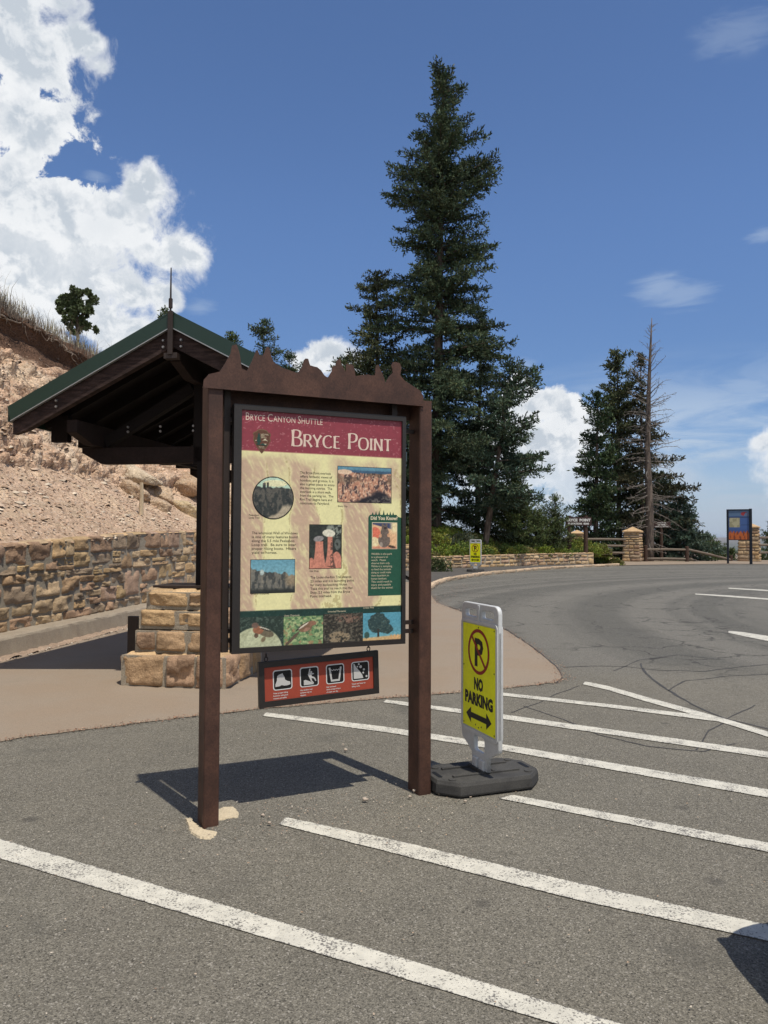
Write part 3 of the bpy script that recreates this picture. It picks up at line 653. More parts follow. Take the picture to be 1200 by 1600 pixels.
# ---------------------------------------------------------------- stonework
SC_ = [(.43,.29,.155),(.39,.26,.15),(.46,.335,.205),(.36,.235,.15),(.33,.245,.165),(.48,.35,.21),(.39,.265,.185),(.44,.31,.165)]
class Stones:
    def __init__(s, seed): s.V = []; s.Q = []; s.C = []; s.k = 0; s.r = np.random.default_rng(seed); s.seed = seed
    def stone(s, mp, a0, a1, b0, b1, depth, rough=1.0, nx=9, ny=7, col=None, gap=.012):
        r = s.r; g_ = gap
        a = np.linspace(-1, 1, nx); b = np.linspace(-1, 1, ny); A, B = np.meshgrid(a, b, indexing='ij')
        hw, hh = (a1-a0)/2-g_, (b1-b0)/2-g_
        j = r.normal(0, .05, (4, 2))*min(hw, hh)*1.2
        wa = (1-A)/2; wb = (1-B)/2
        jx = j[0, 0]*wa*wb+j[1, 0]*(1-wa)*wb+j[2, 0]*wa*(1-wb)+j[3, 0]*(1-wa)*(1-wb)
        jy = j[0, 1]*wa*wb+j[1, 1]*(1-wa)*wb+j[2, 1]*wa*(1-wb)+j[3, 1]*(1-wa)*(1-wb)
        S = (a0+a1)/2+A*hw+jx; Z = (b0+b1)/2+B*hh+jy
        rnd = (1-np.abs(A)**13)*(1-np.abs(B)**13)
        off = r.uniform(0, 90, 3); P = np.stack([S, Z, S*0], -1)+off
        d1, d2, idv = worley(P*np.array([5, 7, 1]), s.seed)
        tilt = r.normal(0, .35)*A+r.normal(0, .35)*B
        O = depth*(.35+.65*rnd)+rough*depth*(.85*(idv-.5)+.55*fbm(P*6, 3, s.seed)+.45*tilt)*np.clip(rnd*1.6, 0, 1)
        O[0, :] = O[-1, :] = -.008; O[:, 0] = O[:, -1] = -.008
        V = mp(S, Z, O); n = nx*ny
        i, jx_ = np.meshgrid(np.arange(nx-1), np.arange(ny-1), indexing='ij')
        Q = np.stack([i*ny+jx_, (i+1)*ny+jx_, (i+1)*ny+jx_+1, i*ny+jx_+1], -1).reshape(-1, 4)+s.k
        c = np.array(col if col is not None else SC_[r.integers(0, len(SC_))])*r.uniform(.82, 1.15)
        cc = c[None]*(1+.16*fbm(P*4, 3, 3).reshape(-1, 1)); cc = cc*(1-.25*((idv.reshape(-1, 1) > .85)))
        s.V.append(V.reshape(-1, 3)); s.Q.append(Q); s.C.append(cc); s.k += n
    def courses(s, mp, a0, a1, b0, topf, depth, hmin, hmax, wmin, wmax, rough=1.0, res=(9, 7)):
        """random rubble courses: row lines wander, a few stones span two rows"""
        r = s.r; top = float(np.max(topf(np.linspace(a0, a1, 30)))); rows = [b0]
        while rows[-1] < top-hmin*.6: rows.append(min(rows[-1]+r.uniform(hmin, hmax), top+.0))
        rows = np.array(rows); wav = lambda i, x: (.022*math.sin(x*1.3+i*1.9)+.018*math.sin(x*3.1+i*4.2)) if 0 < i < len(rows)-1 else 0
        taken = []
        for i in range(len(rows)-1):
            x = a0
            while x < a1-.02:
                w = min(r.uniform(wmin, wmax), a1-x);
                if a1-(x+w) < wmin*.5: w = a1-x
                skip = [q for q in taken if q[0] == i and q[1] < x+w-.01 and q[2] > x+.01]
                if skip:
                    q = skip[0]
                    if q[1] <= x+.03: x = q[2]; continue
                    w = q[1]-x
                xm = x+w/2; lim = float(topf(np.array([xm]))[0]); sc = lim/top
                lo = (rows[i]-b0+wav(i, xm))*((lim-b0)/(top-b0))+b0; hi = (rows[i+1]-b0+wav(i+1, xm))*((lim-b0)/(top-b0))+b0
                if i < len(rows)-2 and r.random() < .14 and w < wmax*.75:
                    hi = (rows[i+2]-b0+wav(i+2, xm))*((lim-b0)/(top-b0))+b0; taken.append((i+1, x, x+w))
                if r.random() < .12 and hi-lo > hmin*.9:
                    md = lo+(hi-lo)*r.uniform(.4, .6); s.stone(mp, x, x+w, lo, md, depth, rough, *res, gap=.006); s.stone(mp, x, x+w, md, hi, depth*r.uniform(.7, 1.1), rough, *res, gap=.006)
                else: s.stone(mp, x, x+w, lo, hi, depth*r.uniform(.75, 1.2), rough, *res, gap=.006)
                x += w
    def build(s, name, parent=None):
        return npmesh(name, np.vstack(s.V), np.vstack(s.Q), np.clip(np.vstack(s.C), .02, .8), M['stone'], parent)

def wallmap(path, base=0.0):
    def mp(S, Z, O):
        P = path.P(S); N = path.N(S); return np.stack([P[..., 0]-N[..., 0]*(O+base), P[..., 1]-N[..., 1]*(O+base), Z], -1)
    return mp
# tall retaining wall
sA, sB = WALL.at_y(4.0), WALL.at_y(35.1)
w1 = thing('retaining_wall', 'tall tan rubble stone retaining wall curving below the bare hillside', 'wall', (-5.3, 10.3, 0))
def pt(o, root): o.parent = root; o.matrix_parent_inverse = root.matrix_world.inverted() if False else Matrix.Translation(-Vector(root.location)); return o
st = Stones(11); st.courses(wallmap(WALL), sA, WALL.at_y(21), .24, wall_top, .034, .17, .40, .30, .95, 1.7, (13, 10)); st.courses(wallmap(WALL), WALL.at_y(21), sB, .02, wall_top, .05, .15, .32, .3, .8, 1.0, (7, 6))
# top faces of the capping stones
def topmap(path, ztop):
    def mp(S, D_, O):
        P = path.P(S); N = path.N(S); return np.stack([P[..., 0]+N[..., 0]*D_, P[..., 1]+N[..., 1]*D_, ztop(S)-.03+O], -1)
    return mp
x = sA
while x < sB:
    w = st.r.uniform(.35, .8); st.stone(topmap(WALL, wall_top), x, min(x+w, sB), -.04, .26, .035, .6, 8, 6); x += w
pt(st.build('stonework'), w1)
def mortar_top(path, s0, s1, ztop, name, root, zb=-.05, d0=.011, d1=-.35):
    q = np.arange(s0, s1+.01, .2); P = path.P(q); N = path.N(q); zt = ztop(q)-.035; V = []
    for i in range(len(q)):
        for (o_, z_) in ((d1, zb), (d1, zt[i]), (d0, zt[i]), (d0, zb)): V.append((P[i, 0]-N[i, 0]*o_, P[i, 1]-N[i, 1]*o_, z_))
    mb = MB(); n = 4; mb.add(V, [(i*n+k, i*n+(k+1) % 4, (i+1)*n+(k+1) % 4, (i+1)*n+k) for i in range(len(q)-1) for k in range(4)]+[(0, 1, 2, 3), tuple((len(q)-1)*4+k for k in (3, 2, 1, 0))])
    o = mb.build(name, M['mortar'], recalc=True)
    return pt(o, root) if root else o
mortar_top(WALL, sA, sB, wall_top, 'mortar', w1)
# end face of the tall wall
Pe = WALL.P(np.array([sB]))[0]; Ne = WALL.N(np.array([sB]))[0]; Te = np.array([Ne[1], -Ne[0]])
se = Stones(15); se.courses(lambda S, Z, O: np.stack([Pe[0]+Ne[0]*S+Te[0]*O, Pe[1]+Ne[1]*S+Te[1]*O, Z], -1), 0, .4, .6, lambda x: np.full(np.shape(x), 1.18), .04, .15, .3, .2, .4, 1, (6, 5))
pt(se.build('end_stonework'), w1)
# low wall
w2 = thing('low_stone_wall', 'low tan stone wall holding back the green shrubs beside the far kerb', 'wall', (5.5, 38.3, 0))
s2a, s2b = WALL.at_y(35.2), float(np.interp(11.75, WALL.p[:, 0], WALL.s)); lowtop = lambda q: np.interp(q, [s2a, s2b], [.68, .74])
st = Stones(21); st.courses(wallmap(WALL), s2a, s2b, .08, lowtop, .05, .12, .22, .3, .75, 1.0, (8, 6)); x = s2a
while x < s2b:
    w = st.r.uniform(.35, .8); st.stone(topmap(WALL, lowtop), x, min(x+w, s2b), -.04, .30, .035, .6, 7, 5); x += w
Pe2 = WALL.P(np.array([s2b]))[0]; Ne2 = WALL.N(np.array([s2b]))[0]; Te2 = np.array([Ne2[1], -Ne2[0]])
st.courses(lambda S, Z, O: np.stack([Pe2[0]+Ne2[0]*S+Te2[0]*O, Pe2[1]+Ne2[1]*S+Te2[1]*O, Z], -1), 0, .35, .02, lambda x: np.full(np.shape(x), .72), .04, .12, .2, .17, .4, 1, (6, 5))
pt(st.build('stonework'), w2); mortar_top(WALL, s2a, s2b, lowtop, 'mortar', w2)
# the short stub past the gap
w3 = thing('short_stone_wall', 'short lower stub of stone wall right of the small green weed', 'wall', (13, 44, 0))
a_, b_ = G(938, 882), G(964, 881); SP = Path([a_[:2], (a_+b_)[:2]/2, b_[:2]]); stt = lambda q: np.full(np.shape(q), .36)
st = Stones(22); st.courses(wallmap(SP), 0, SP.L, .02, stt, .05, .12, .2, .3, .6, 1, (7, 5)); x = 0
while x < SP.L: st.stone(topmap(SP, stt), x, min(x+.5, SP.L), -.04, .3, .03, .6, 6, 5); x += .5
pt(st.build('stonework'), w3); mortar_top(SP, 0, SP.L, stt, 'mortar', w3)

# stone kerb curving round the far walkway
kp = [(2.0, 22.6)] + [tuple(G(*p)[:2]) for p in ((674, 923), (684, 915), (700, 909), (720, 905), (760, 899), (800, 895), (850, 890.5), (900, 887.5), (940, 885.5), (968, 884))]
KP = Path(kp[1:]); st = Stones(31); kt = lambda q: np.full(np.shape(q), .135)
x = 0
while x < KP.L:
    w = min(st.r.uniform(.7, 1.6), KP.L-x)
    st.stone(wallmap(KP), x, x+w, -.02, .15, .02, .5, 9, 5, col=(.50, .37, .25)); st.stone(topmap(KP, kt), x, x+w, -.03, .22, .03, .5, 9, 5, col=(.55, .42, .29)); x += w
ko = st.build('kerb'); struct(ko)
km = mortar_top(KP, 0, KP.L, kt, 'kerb_bed', None, d1=-.24); struct(km)
# raised walkway between stone kerb and wall
q1 = np.linspace(0.1, KP.L-2.5, 40); Aw = KP.P(q1)+KP.N(q1)*.15; q2 = np.linspace(WALL.at_y(33.2), s2b, 30)[::-1]; Bw = WALL.P(q2)+WALL.N(q2)*.06
sheet('walkway', list(Aw)+list(Bw), .112, mat('dark_walk', (.085, .078, .07), .9, .25, 3, .25, 90, .5, 90))
# ---------------------------------------------------------------- bus stop shelter
def build_shelter():
    t = thing('shelter', 'open brown timber shelter with green metal gable roof behind the shuttle sign', 'shelter', (-2.25, 8.06, 0), R(-9.0))
    ZR, ZE, HW, Lr = 3.93, 2.975, 1.83, 4.9
    k = (ZR-ZE)/HW
    def roof_z(x): return ZR-abs(x)*k
    # roof sheet (two slopes)
    for sgn in (-1, 1):
        mb = MB(); e = HW+.03
        prof = [(0, ZR), (sgn*e, ZR-e*k), (sgn*e, ZR-e*k-.035), (0, ZR-.035)]
        mb.prism(prof, 0.0, Lr); nrib = 11
        for i in range(nrib):
            y = .05+i*(Lr-.1)/(nrib-1); mb.beam((sgn*.02, y, ZR+.012), (sgn*e, y, ZR+.012-e*k), .03, .03)
        mb.build('roof', M['green'], t, recalc=True)
        # gable fascia front and back
        for y0, y1 in ((-.022, 0.0), (Lr, Lr+.022)):
            mb = MB(); mb.prism([(sgn*.0, ZR+.035), (sgn*(e+.012), ZR+.035-e*k), (sgn*(e+.012)-sgn*.04, ZR+.035-e*k-.165), (0, ZR-.135)], y0, y1); mb.build('gable_fascia', M['green'], t, recalc=True)
            mb = MB(); mb.beam((0, (y0+y1)/2, ZR-.139), (sgn*(e-.03), (y0+y1)/2, ZR-.139-(e-.03)*k), .038, .010); mb.build('drip_edge', M['drip'], t)
        # eave fascia
        mb = MB(); mb.box((min(sgn*e, sgn*(e+.02)), 0, ZR-e*k-.13), (max(sgn*e, sgn*(e+.02)), Lr, ZR-e*k+.02)); mb.build('eave_fascia', M['green'], t)
        # barge rafter: heavy timber on the gable
        for y0 in (0.02, Lr-.11):
            mb = MB(); o = .035
            mb.prism([(0, ZR-o), (sgn*(e-.03), ZR-o-(e-.03)*k), (sgn*(e-.03), ZR-.30-(e-.03)*k+.02), (sgn*(e-.18), ZR-.335-(e-.18)*k+.02), (0, ZR-.335)], y0, y0+.09); mb.build('barge_rafter', M['timber'], t, recalc=True)
        # common rafters
        for i in range(1, 9):
            y = i*Lr/9; mb = MB(); mb.beam((sgn*.02, y, ZR-.13), (sgn*(HW-.05), y, ZR-.13-(HW-.07)*k), .07, .15); mb.build('rafter', M['timbershade'], t)
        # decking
        mb = MB(); mb.prism([(0, ZR-.036), (sgn*(HW-.01), ZR-.036-HW*k), (sgn*(HW-.01), ZR-.055-HW*k), (0, ZR-.055)], .03, Lr-.03); mb.build('decking', M['timbershade'], t, recalc=True)
    # ridge cap
    mb = MB(); mb.prism([(-.13, ZR-.13*k+.012), (0, ZR+.045), (.13, ZR-.13*k+.012), (0, ZR+.020)], -.025, Lr+.025); mb.build('ridge_cap', M['green'], t, recalc=True)
    # lengthwise beams with tapered ends
    def long_beam(x, zt, h, w, y0=.16):
        mb = MB(); pr = [(y0, zt), (Lr-y0, zt), (Lr-y0, zt-.14), (Lr-y0-.35, zt-h), (y0+.35, zt-h), (y0, zt-.14)]
        n = len(pr); vs = [(x-w/2, a, b) for a, b in pr]+[(x+w/2, a, b) for a, b in pr]
        mb.add(vs, [tuple(range(n)), tuple(reversed(range(n, 2*n)))]+[((i+1) % n, i, n+i, n+(i+1) % n) for i in range(n)])
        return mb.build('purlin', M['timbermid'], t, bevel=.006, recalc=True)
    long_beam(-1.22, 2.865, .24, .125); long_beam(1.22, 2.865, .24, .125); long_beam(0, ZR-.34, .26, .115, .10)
    # lookout blocks above the eave beams
    for x in (-1.55, 1.55):
        for i in range(8):
            y = .45+i*.56; mb = MB(); mb.box((x-.10, y, 2.66), (x+.10, y+.09, roof_z(x)-.16)); mb.build('lookout', M['timbershade'], t)
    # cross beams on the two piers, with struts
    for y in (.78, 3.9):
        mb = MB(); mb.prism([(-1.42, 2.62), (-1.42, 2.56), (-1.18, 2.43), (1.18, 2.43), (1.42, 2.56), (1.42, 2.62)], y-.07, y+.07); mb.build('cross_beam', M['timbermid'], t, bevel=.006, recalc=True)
        mb = MB(); mb.box((.02, y-.12, 1.0), (.23, y+.12, 2.44)); mb.box((-.05, y-.07, 2.40), (.12, y+.07, ZR-.5)); mb.build('column', M['timbershade'], t, bevel=.008)
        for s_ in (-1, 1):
            mb = MB(); mb.beam((s_*.08, y, 3.3), (s_*1.15, y, 2.68), .10, .12); mb.build('brace', M['timbershade'], t)
    mb = MB(); mb.box((-.42, .52, 1.015), (.40, 1.05, 1.04)); mb.build('base_plate', M['rustdark'], t)
    # bolts
    def bolt(x, z, y=.018, r=.017):
        MB().tube([(x, y, z), (x, y-.016, z)], [r, r*.7], 8).build('bolt', M['bolt'], t)
    for sgn in (-1, 1):
        for x, dz in ((.10, -.215), (.10, -.285), (1.32, -.19), (1.32, -.255)):
            bolt(sgn*x, ZR-x*k+dz)
    for x in (-.85, -.45, -.05, .35, .75):
        for dz in (0, .055): bolt(x+.0, 2.80+(.0)+dz-(.20 if x > -.9 else 0)*0, .72, .016)
    # steel hanger and lightning rod at the ridge
    mb = MB(); mb.box((-.028, -.045, ZR-.43), (.028, -.024, ZR+.03)); mb.box((-.075, -.03, ZR-.47), (.075, .06, ZR-.41)); mb.build('ridge_hanger', M['rustdark'], t, bevel=.003)
    mb = MB(); mb.tube([(0, -.035, ZR-.02), (0, -.035, ZR+.06), (0, -.035, ZR+.061), (0, -.035, ZR+.16), (0, -.035, ZR+.17), (0, -.035, ZR+.49)], [.010, .010, .021, .021, .010, .006], 8); mb.build('lightning_rod', M['rustdark'], t)
    return t
SH = build_shelter()
def local_map_faces(root):
    O, U, B = frame_of(root); return O, U, B
def stone_pier(name, label, cx, cy, tiers, seed, group=None):
    """stepped rubble pier in shelter coordinates; tiers = (z0, z1, halfwidth, halfdepth)"""
    O, U, B = frame_of(SH); c = O+U*cx+B*cy
    t = thing(name, label, 'stone pier', (c[0], c[1], 0), SH.rotation_euler.z, group)
    st = Stones(seed); mort = MB()
    for ti, (z0, z1, a, b, nf) in enumerate(tiers):
        z0 += .006; zz = z1-.008
        faces = [(lambda S, Z, O_, a=a, b=b: np.stack([S, -b-O_, Z], -1), a), (lambda S, Z, O_, a=a, b=b: np.stack([-S, b+O_, Z], -1), a),
                 (lambda S, Z, O_, a=a, b=b: np.stack([a+O_, S, Z], -1), b), (lambda S, Z, O_, a=a, b=b: np.stack([-a-O_, -S, Z], -1), b)]
        for fi, (mp, hw) in enumerate(faces):
            n = nf if fi < 2 else max(2, int(round(nf*b/a))); cuts = np.linspace(-hw, hw, n+1); cuts[1:-1] += st.r.uniform(-.30, .30, n-1)*(2*hw/n)
            for i in range(n): st.stone(mp, cuts[i], cuts[i+1], z0, zz-st.r.uniform(0, .020), .032, 1.6, 16, 12, col=SC_[st.r.integers(0, 4)], gap=st.r.uniform(.004, .011))
        n = 3; cuts = np.linspace(-a, a, n+1); cuts[1:-1] += st.r.uniform(-.2, .2, n-1)*(2*a/n)
        dp = np.linspace(-b, b, 3)
        for i in range(n):
            for j in range(2): st.stone(lambda S, Z, O_, zz=zz: np.stack([S, Z, zz-.03+O_], -1), cuts[i], cuts[i+1], dp[j], dp[j+1], .035, .4, 9, 8, col=(.52, .36, .20), gap=.008)
        mort.box((-a-.008, -b-.008, z0-.02), (a+.008, b+.008, zz-.020))
    st.build('stonework', t); mort.build('mortar', M['mortar'], t)
    return t
stone_pier('stone_pier', 'stepped tan stone pier under the front of the green roofed shelter', 0.0, .74, [(-.02, .345, .575, .60, 3), (.345, .60, .47, .50, 3), (.60, .81, .445, .47, 2), (.81, 1.01, .385, .42, 2)], 41)
stone_pier('stone_pier', 'shaded stone pier deeper under the shelter, seen between post and panel', .35, 4.0, [(-.02, .5, .78, .5, 3), (.5, 1.0, .74, .46, 3), (1.0, 1.46, .70, .42, 3)], 47)
# bench inside the shelter
O, U, B = frame_of(SH); c = O+U*(-.80)+B*2.0
bt = thing('bench', 'dark brown bench in the shelter shade, its end left of the stone pier', 'bench', (c[0], c[1], 0), SH.rotation_euler.z)
MB().box((-.20, -.80, .42), (.20, 1.1, .47)).build('seat', M['timbershade'], bt, bevel=.006)
MB().box((-.24, -.86, 0), (-.10, -.80, .62)).build('end_panel', M['rustdark'], bt, bevel=.006)
MB().box((.10, -.86, 0), (.20, -.80, .42)).build('leg', M['rustdark'], bt); MB().box((-.2, 1.02, 0), (.20, 1.08, .42)).build('leg', M['rustdark'], bt)

# ---------------------------------------------------------------- shuttle sign
O0 = G(325, 1283); RZ = math.radians(24.8)
ps = thing('information_sign', 'tall rust brown steel sign with canyon silhouette top and maroon and cream shuttle panel', 'information sign', (O0[0], O0[1], 0), RZ)
FY = -.079; ZT = 2.452
def rect_post(x, name):
    mb = MB(); w, d, c = .043, .0785, .006
    for z0, z1 in ((-.02, ZT),):
        pr = [(-w+c, -d), (w-c, -d), (w, -d+c), (w, d-c), (w-c, d), (-w+c, d), (-w, d-c), (-w, -d+c)]
        n = 8; vs = [(x+a, b, z0) for a, b in pr]+[(x+a, b, z1) for a, b in pr]
        mb.add(vs, [tuple(reversed(range(n))), tuple(range(n, 2*n))]+[(i, (i+1) % n, n+(i+1) % n, n+i) for i in range(n)])
    o = mb.build(name, M['rust'], ps)
    # welded seam on the inner face and a thin base collar
    return o
rect_post(0.0, 'post'); rect_post(1.333, 'post')
# top beam: channel behind the cut-out plate
MB().box((.0435, -.071, ZT-.012), (1.2895, .078, ZT-.002)).box((.0435, .068, ZT-.10), (1.2895, .078, ZT-.0125)).build('top_beam', M['rust'], ps)
MB().box((-.043, -.074, ZT+.001), (1.376, .0785, ZT+.009)).build('cap_plate', M['rust'], ps)
hood_px = [(317,599.5),(318,594),(326,585),(343,581),(351.5,568),(360,552.5),(361.5,544),(362.5,540),(369,538.5),(371,543),(374,553),(376,566),(377,576),(385.7,580),(389,573),(392.5,566),(397.6,554),(399,549),(401,546.5),(403,549),(404.5,556),(410,556),(413,551),(415.2,544.5),(417,542),(420,543.5),(422.5,554),(426.7,566),(440,574.7),(452,579),(464,583),(468,579),(471,574.7),(473,568),(474.5,562.7),(477,560.5),(481,561),(483.7,571),(490,573),(495,574),(501,579),(506,586.6),(509,589),(512,590),(518,580),(518.5,574),(521,572),(524,571),(524.5,566),(527,562.5),(531,561),(532,566),(533.5,571),(536.7,576.4),(540,582),(540.2,570),(542.4,568),(544.5,571),(548,569.5),(551.5,571),(553.5,579),(554.8,588),(563,586.6),(573.6,585.4),(580,587),(585.5,586.6),(586,577),(588,570.5),(590.8,570.5),(593,577),(595.8,581.5),(599,590),(601.6,599),(604,594),(607.7,588),(613,583),(612.5,577),(610.8,572),(613,566.5),(618,566),(624,568),(626.5,574.7),(624.5,586.6),(631.6,595),(645,603.7),(655.6,610.5),(660,618),(661.5,624.3)]
hp = [PL(ps, x, y, FY) for x, y in hood_px]; hp[0] = (hp[0][0], ZT-.028); hp[-1] = (hp[-1][0], ZT-.020)
hp = [hp[0]]+hp[1:-1]+[hp[-1]]
mb = MB(); mb.prism(hp, FY-.008, FY-.0005); mb.build('canyon_silhouette', M['rust'], ps, recalc=True)
mb = MB(); mb.box((hp[0][0], FY-.012, ZT-.030), (hp[-1][0], FY-.0085, ZT-.022)); mb.build('lower_lip', M['rust'], ps)
# back tubes and brackets
for x in (.085, 1.15): MB().box((x-.018, .0, .935), (x+.018, .036, ZT-.014)).build('support_tube', M['rustdark'], ps)
for z in (1.00, 1.055, 2.27):
    MB().box((.0435, .004, z-.012), (.12, .030, z+.012)).build('bracket', M['rustdark'], ps); MB().box((1.17, .004, z-.012), (1.2895, .030, z+.012)).build('bracket', M['rustdark'], ps)
# panel
px0, px1, pz0, pz1 = .110, 1.202, .932, 2.352
ix0, ix1, iz0, iz1 = .155, 1.177, .962, 2.322
PY = -.046   # printed face; the frame stands proud of it
fr = MB()
fy0, fy1 = -.060, -.002
fr.box((px0, fy0, iz1), (px1, fy1, pz1)); fr.box((px0, fy0, pz0), (px1, fy1, iz0)); fr.box((px0, fy0, iz0), (ix0, fy1, iz1)); fr.box((ix1, fy0, iz0), (px1, fy1, iz1))
fr.build('panel_frame', M['frame'], ps)
MB().box((ix0, -.040, iz0), (ix1, -.004, iz1)).build('panel_back', M['rustdark'], ps)

def picture(name, x0, x1, z0, z1, y, fn, res, parent, mask=None, m=None):
    """printed picture: a fine grid of colour samples; fn(X, Z) with 0..1 coordinates, Z up, returns sRGB 0..1"""
    nx = max(3, int((x1-x0)/res)); nz = max(3, int((z1-z0)/res))
    X, Z = np.meshgrid(np.linspace(0, 1, nx), np.linspace(0, 1, nz), indexing='ij'); C_ = np.clip(s2l(fn(X, Z))*1.12, 0, .86)
    if name.startswith('photo'): C_ = C_*(1+.30*fbm(np.stack([X*nx*.45, Z*nz*.45, X*0+nx], -1), 2, 5)[..., None]); C_ = np.clip(C_, .004, .86)
    V = np.stack([x0+X*(x1-x0), X*0+y, z0+Z*(z1-z0)], -1).reshape(-1, 3)
    i, j = np.meshgrid(np.arange(nx-1), np.arange(nz-1), indexing='ij'); Q = np.stack([i*nz+j, (i+1)*nz+j, (i+1)*nz+j+1, i*nz+j+1], -1).reshape(-1, 4)
    if mask is not None: k = mask(X, Z).reshape(-1); Q = Q[k[Q].all(1)]
    return npmesh(name, V, Q, C_.reshape(-1, 3), m or M['print'], parent)
def P2(x, y): return PL(ps, x, y, PY)
def rgb(*a): return np.array(a, float)/255
def lay(c, m, col):
    m = np.clip(m, 0, 1)[..., None]; return c*(1-m)+np.asarray(col)*m
def n2(X, Z, s, seed=0, o=3, sx=1.0): return fbm(np.stack([X*s*sx, Z*s, X*0+seed*3.7], -1), o, seed)
W_, H_ = ix1-ix0, iz1-iz0
def bgprint(X, Z):
    x = X*W_; z = Z*H_; c = np.ones(X.shape+(3,))*rgb(219, 213, 160)
    # mauve pencil shading in the shape of rock columns
    n = n2(x, z, 3.2, 4, 4, 2.4); top = 1.10+.05*n2(x, z*0, 9, 8)
    col = np.sin(x*17+1.2*n2(x*0, z, 3, 5)+1.7)*.5+n*1.1+.12
    low = sm((top-z)/.05); cols = sm(col*3)*low
    hatch = .62+1.3*fbm(np.stack([(x*.86+z*.5)*105, (x*.5-z*.86)*26, x*0], -1), 2, 3)
    brow = sm((.14-np.abs(z-.99+.05*n2(x, z, 7, 6)))/.06)*sm(.75+n*1.5)
    m = np.clip(np.maximum(cols, brow*.8)*np.clip(hatch*.7+.55, 0, 1), 0, 1)*.78
    c = lay(c, m, rgb(178, 146, 130))
    ol = np.abs(col-.03); c = lay(c, (ol < .045)*low*(n2(x, z, 40, 2) > -.1)*.45, rgb(150, 132, 90))
    c = c*(1+.045*n2(x, z, 120, 9, 2)[..., None])
    hd = sm((z-(P2(500, 710.0)[1]-iz0))/.003)     # maroon header
    mar = rgb(133, 58, 68)*(1+.07*n2(x, z, 60, 12)[..., None]); fl = (n2(x, z, 150, 13, 2, .6) > .50)*.5; mar = lay(mar, fl, rgb(196, 140, 140))
    c = c*(1-hd[..., None])+mar*hd[..., None]
    gb = sm((P2(500, 950.3)[1]-iz0-z)/.003); gr = rgb(34, 58, 52)*(1+.15*n2(x, z, 90, 14)[..., None]); gr = lay(gr, (n2(x, z, 140, 15, 2) > .5)*.35, rgb(120, 150, 135)); c = c*(1-gb[..., None])+gr*gb[..., None]
    return c
picture('printed_face', ix0, ix1, iz0, iz1, PY, bgprint, .0042, ps)
def prect(name, a, b, fn, res=.0035, dy=.0012, mask=None, border=True):
    (x0, z1), (x1, z0) = P2(*a), P2(*b)
    if border:
        e = .003; MB().add([(x0-e, PY-dy*.5, z0-e), (x1+e, PY-dy*.5, z0-e), (x1+e, PY-dy*.5, z1+e), (x0-e, PY-dy*.5, z1+e)], [(0, 1, 2, 3)]).build(name+'_border', M['ink'], ps)
    return picture(name, x0, x1, z0, z1, PY-dy, fn, res, ps, mask)
def ell(X, Z, cx, cz, rx, rz, a=0.0, soft=.15):
    c, s = math.cos(a), math.sin(a); u = ((X-cx)*c+(Z-cz)*s)/rx; v = (-(X-cx)*s+(Z-cz)*c)/rz; return sm((1-np.sqrt(u*u+v*v))/soft+.5)
def canyon(X, Z):
    c = np.ones(X.shape+(3,))*rgb(90, 132, 150); c = lay(c, sm((.93-Z)/.05), rgb(60, 88, 110)); edge = .84+.03*n2(X, Z*0, 6, 3)
    hoo = n2(X, Z, 7, 5, 4, 3.0); rk = rgb(176, 128, 104)*np.ones(c.shape); rk = lay(rk, sm((hoo+.02)*5), rgb(78, 62, 62)); rk = lay(rk, sm((n2(X, Z, 22, 6, 3, 2.0)-.08)*6)*.7, rgb(222, 190, 160)); rk = lay(rk, sm((n2(X, Z, 5, 7)-.05)*5)*sm((Z-.3)*3)*.5, rgb(80, 72, 60))
    rk = lay(rk, sm((.42-Z-.8*np.abs(X-.78)+.1*n2(X, Z, 6, 9))*8), rgb(38, 36, 42)); rk = lay(rk, sm((.25-Z-.35*np.abs(X-.9))*8)*(n2(X, Z, 20, 4) > 0)*.8, rgb(110, 104, 96))
    m = sm((edge-Z)/.02)[..., None]; c = c*(1-m)+rk*m; return lay(c, ell(X, Z, .12, .85, .14, .07), rgb(214, 186, 158))
def cliff(X, Z):
    c = np.ones(X.shape+(3,))*rgb(112, 158, 170); c = lay(c, sm((Z-.5)*1.5)*.5, rgb(84, 134, 156)); top = .72-.18*X+.10*n2(X, Z*0, 9, 2)
    rk = rgb(108, 106, 98)*np.ones(c.shape); rk = lay(rk, sm(n2(X, Z*.25, 16, 5, 3)*6+.5)*.8, rgb(58, 62, 62)); rk = lay(rk, sm((n2(X, Z, 20, 6)-.2)*5)*.4, rgb(150, 140, 120)); rk = lay(rk, sm((X-.72)*6)*sm((Z-.1)*5)*.6, rgb(170, 146, 112))
    rk = lay(rk, sm((.17-Z)*8), rgb(44, 48, 46)); m = sm((top-Z)/.02)[..., None]; c = c*(1-m)+rk*m; return lay(c, ell(X, Z, .25, .62, .045, .09), rgb(172, 186, 180))
def roundel(X, Z):
    c = np.ones(X.shape+(3,))*rgb(176, 200, 178); c = lay(c, ell(X, Z, .55, .85, .3, .08), rgb(214, 210, 170)); top = .76+.05*n2(X, Z*0, 14, 3)+.12*(np.abs(X-.36) < .025)+.10*(np.abs(X-.27) < .04)
    rk = rgb(54, 58, 56)*np.ones(c.shape); rk = lay(rk, sm(n2(X, Z, 9, 7, 4, 1.8)*6)*.8, rgb(96, 92, 84)); rk = lay(rk, sm((n2(X, Z, 18, 8)-.15)*6)*.6, rgb(34, 38, 40)); rk = lay(rk, sm((X*.9-Z-.30+.15*n2(X, Z, 5, 3))*8)*sm((.38-Z)*9), rgb(166, 154, 132))
    m = sm((top-Z)/.02)[..., None]; return c*(1-m)+rk*m
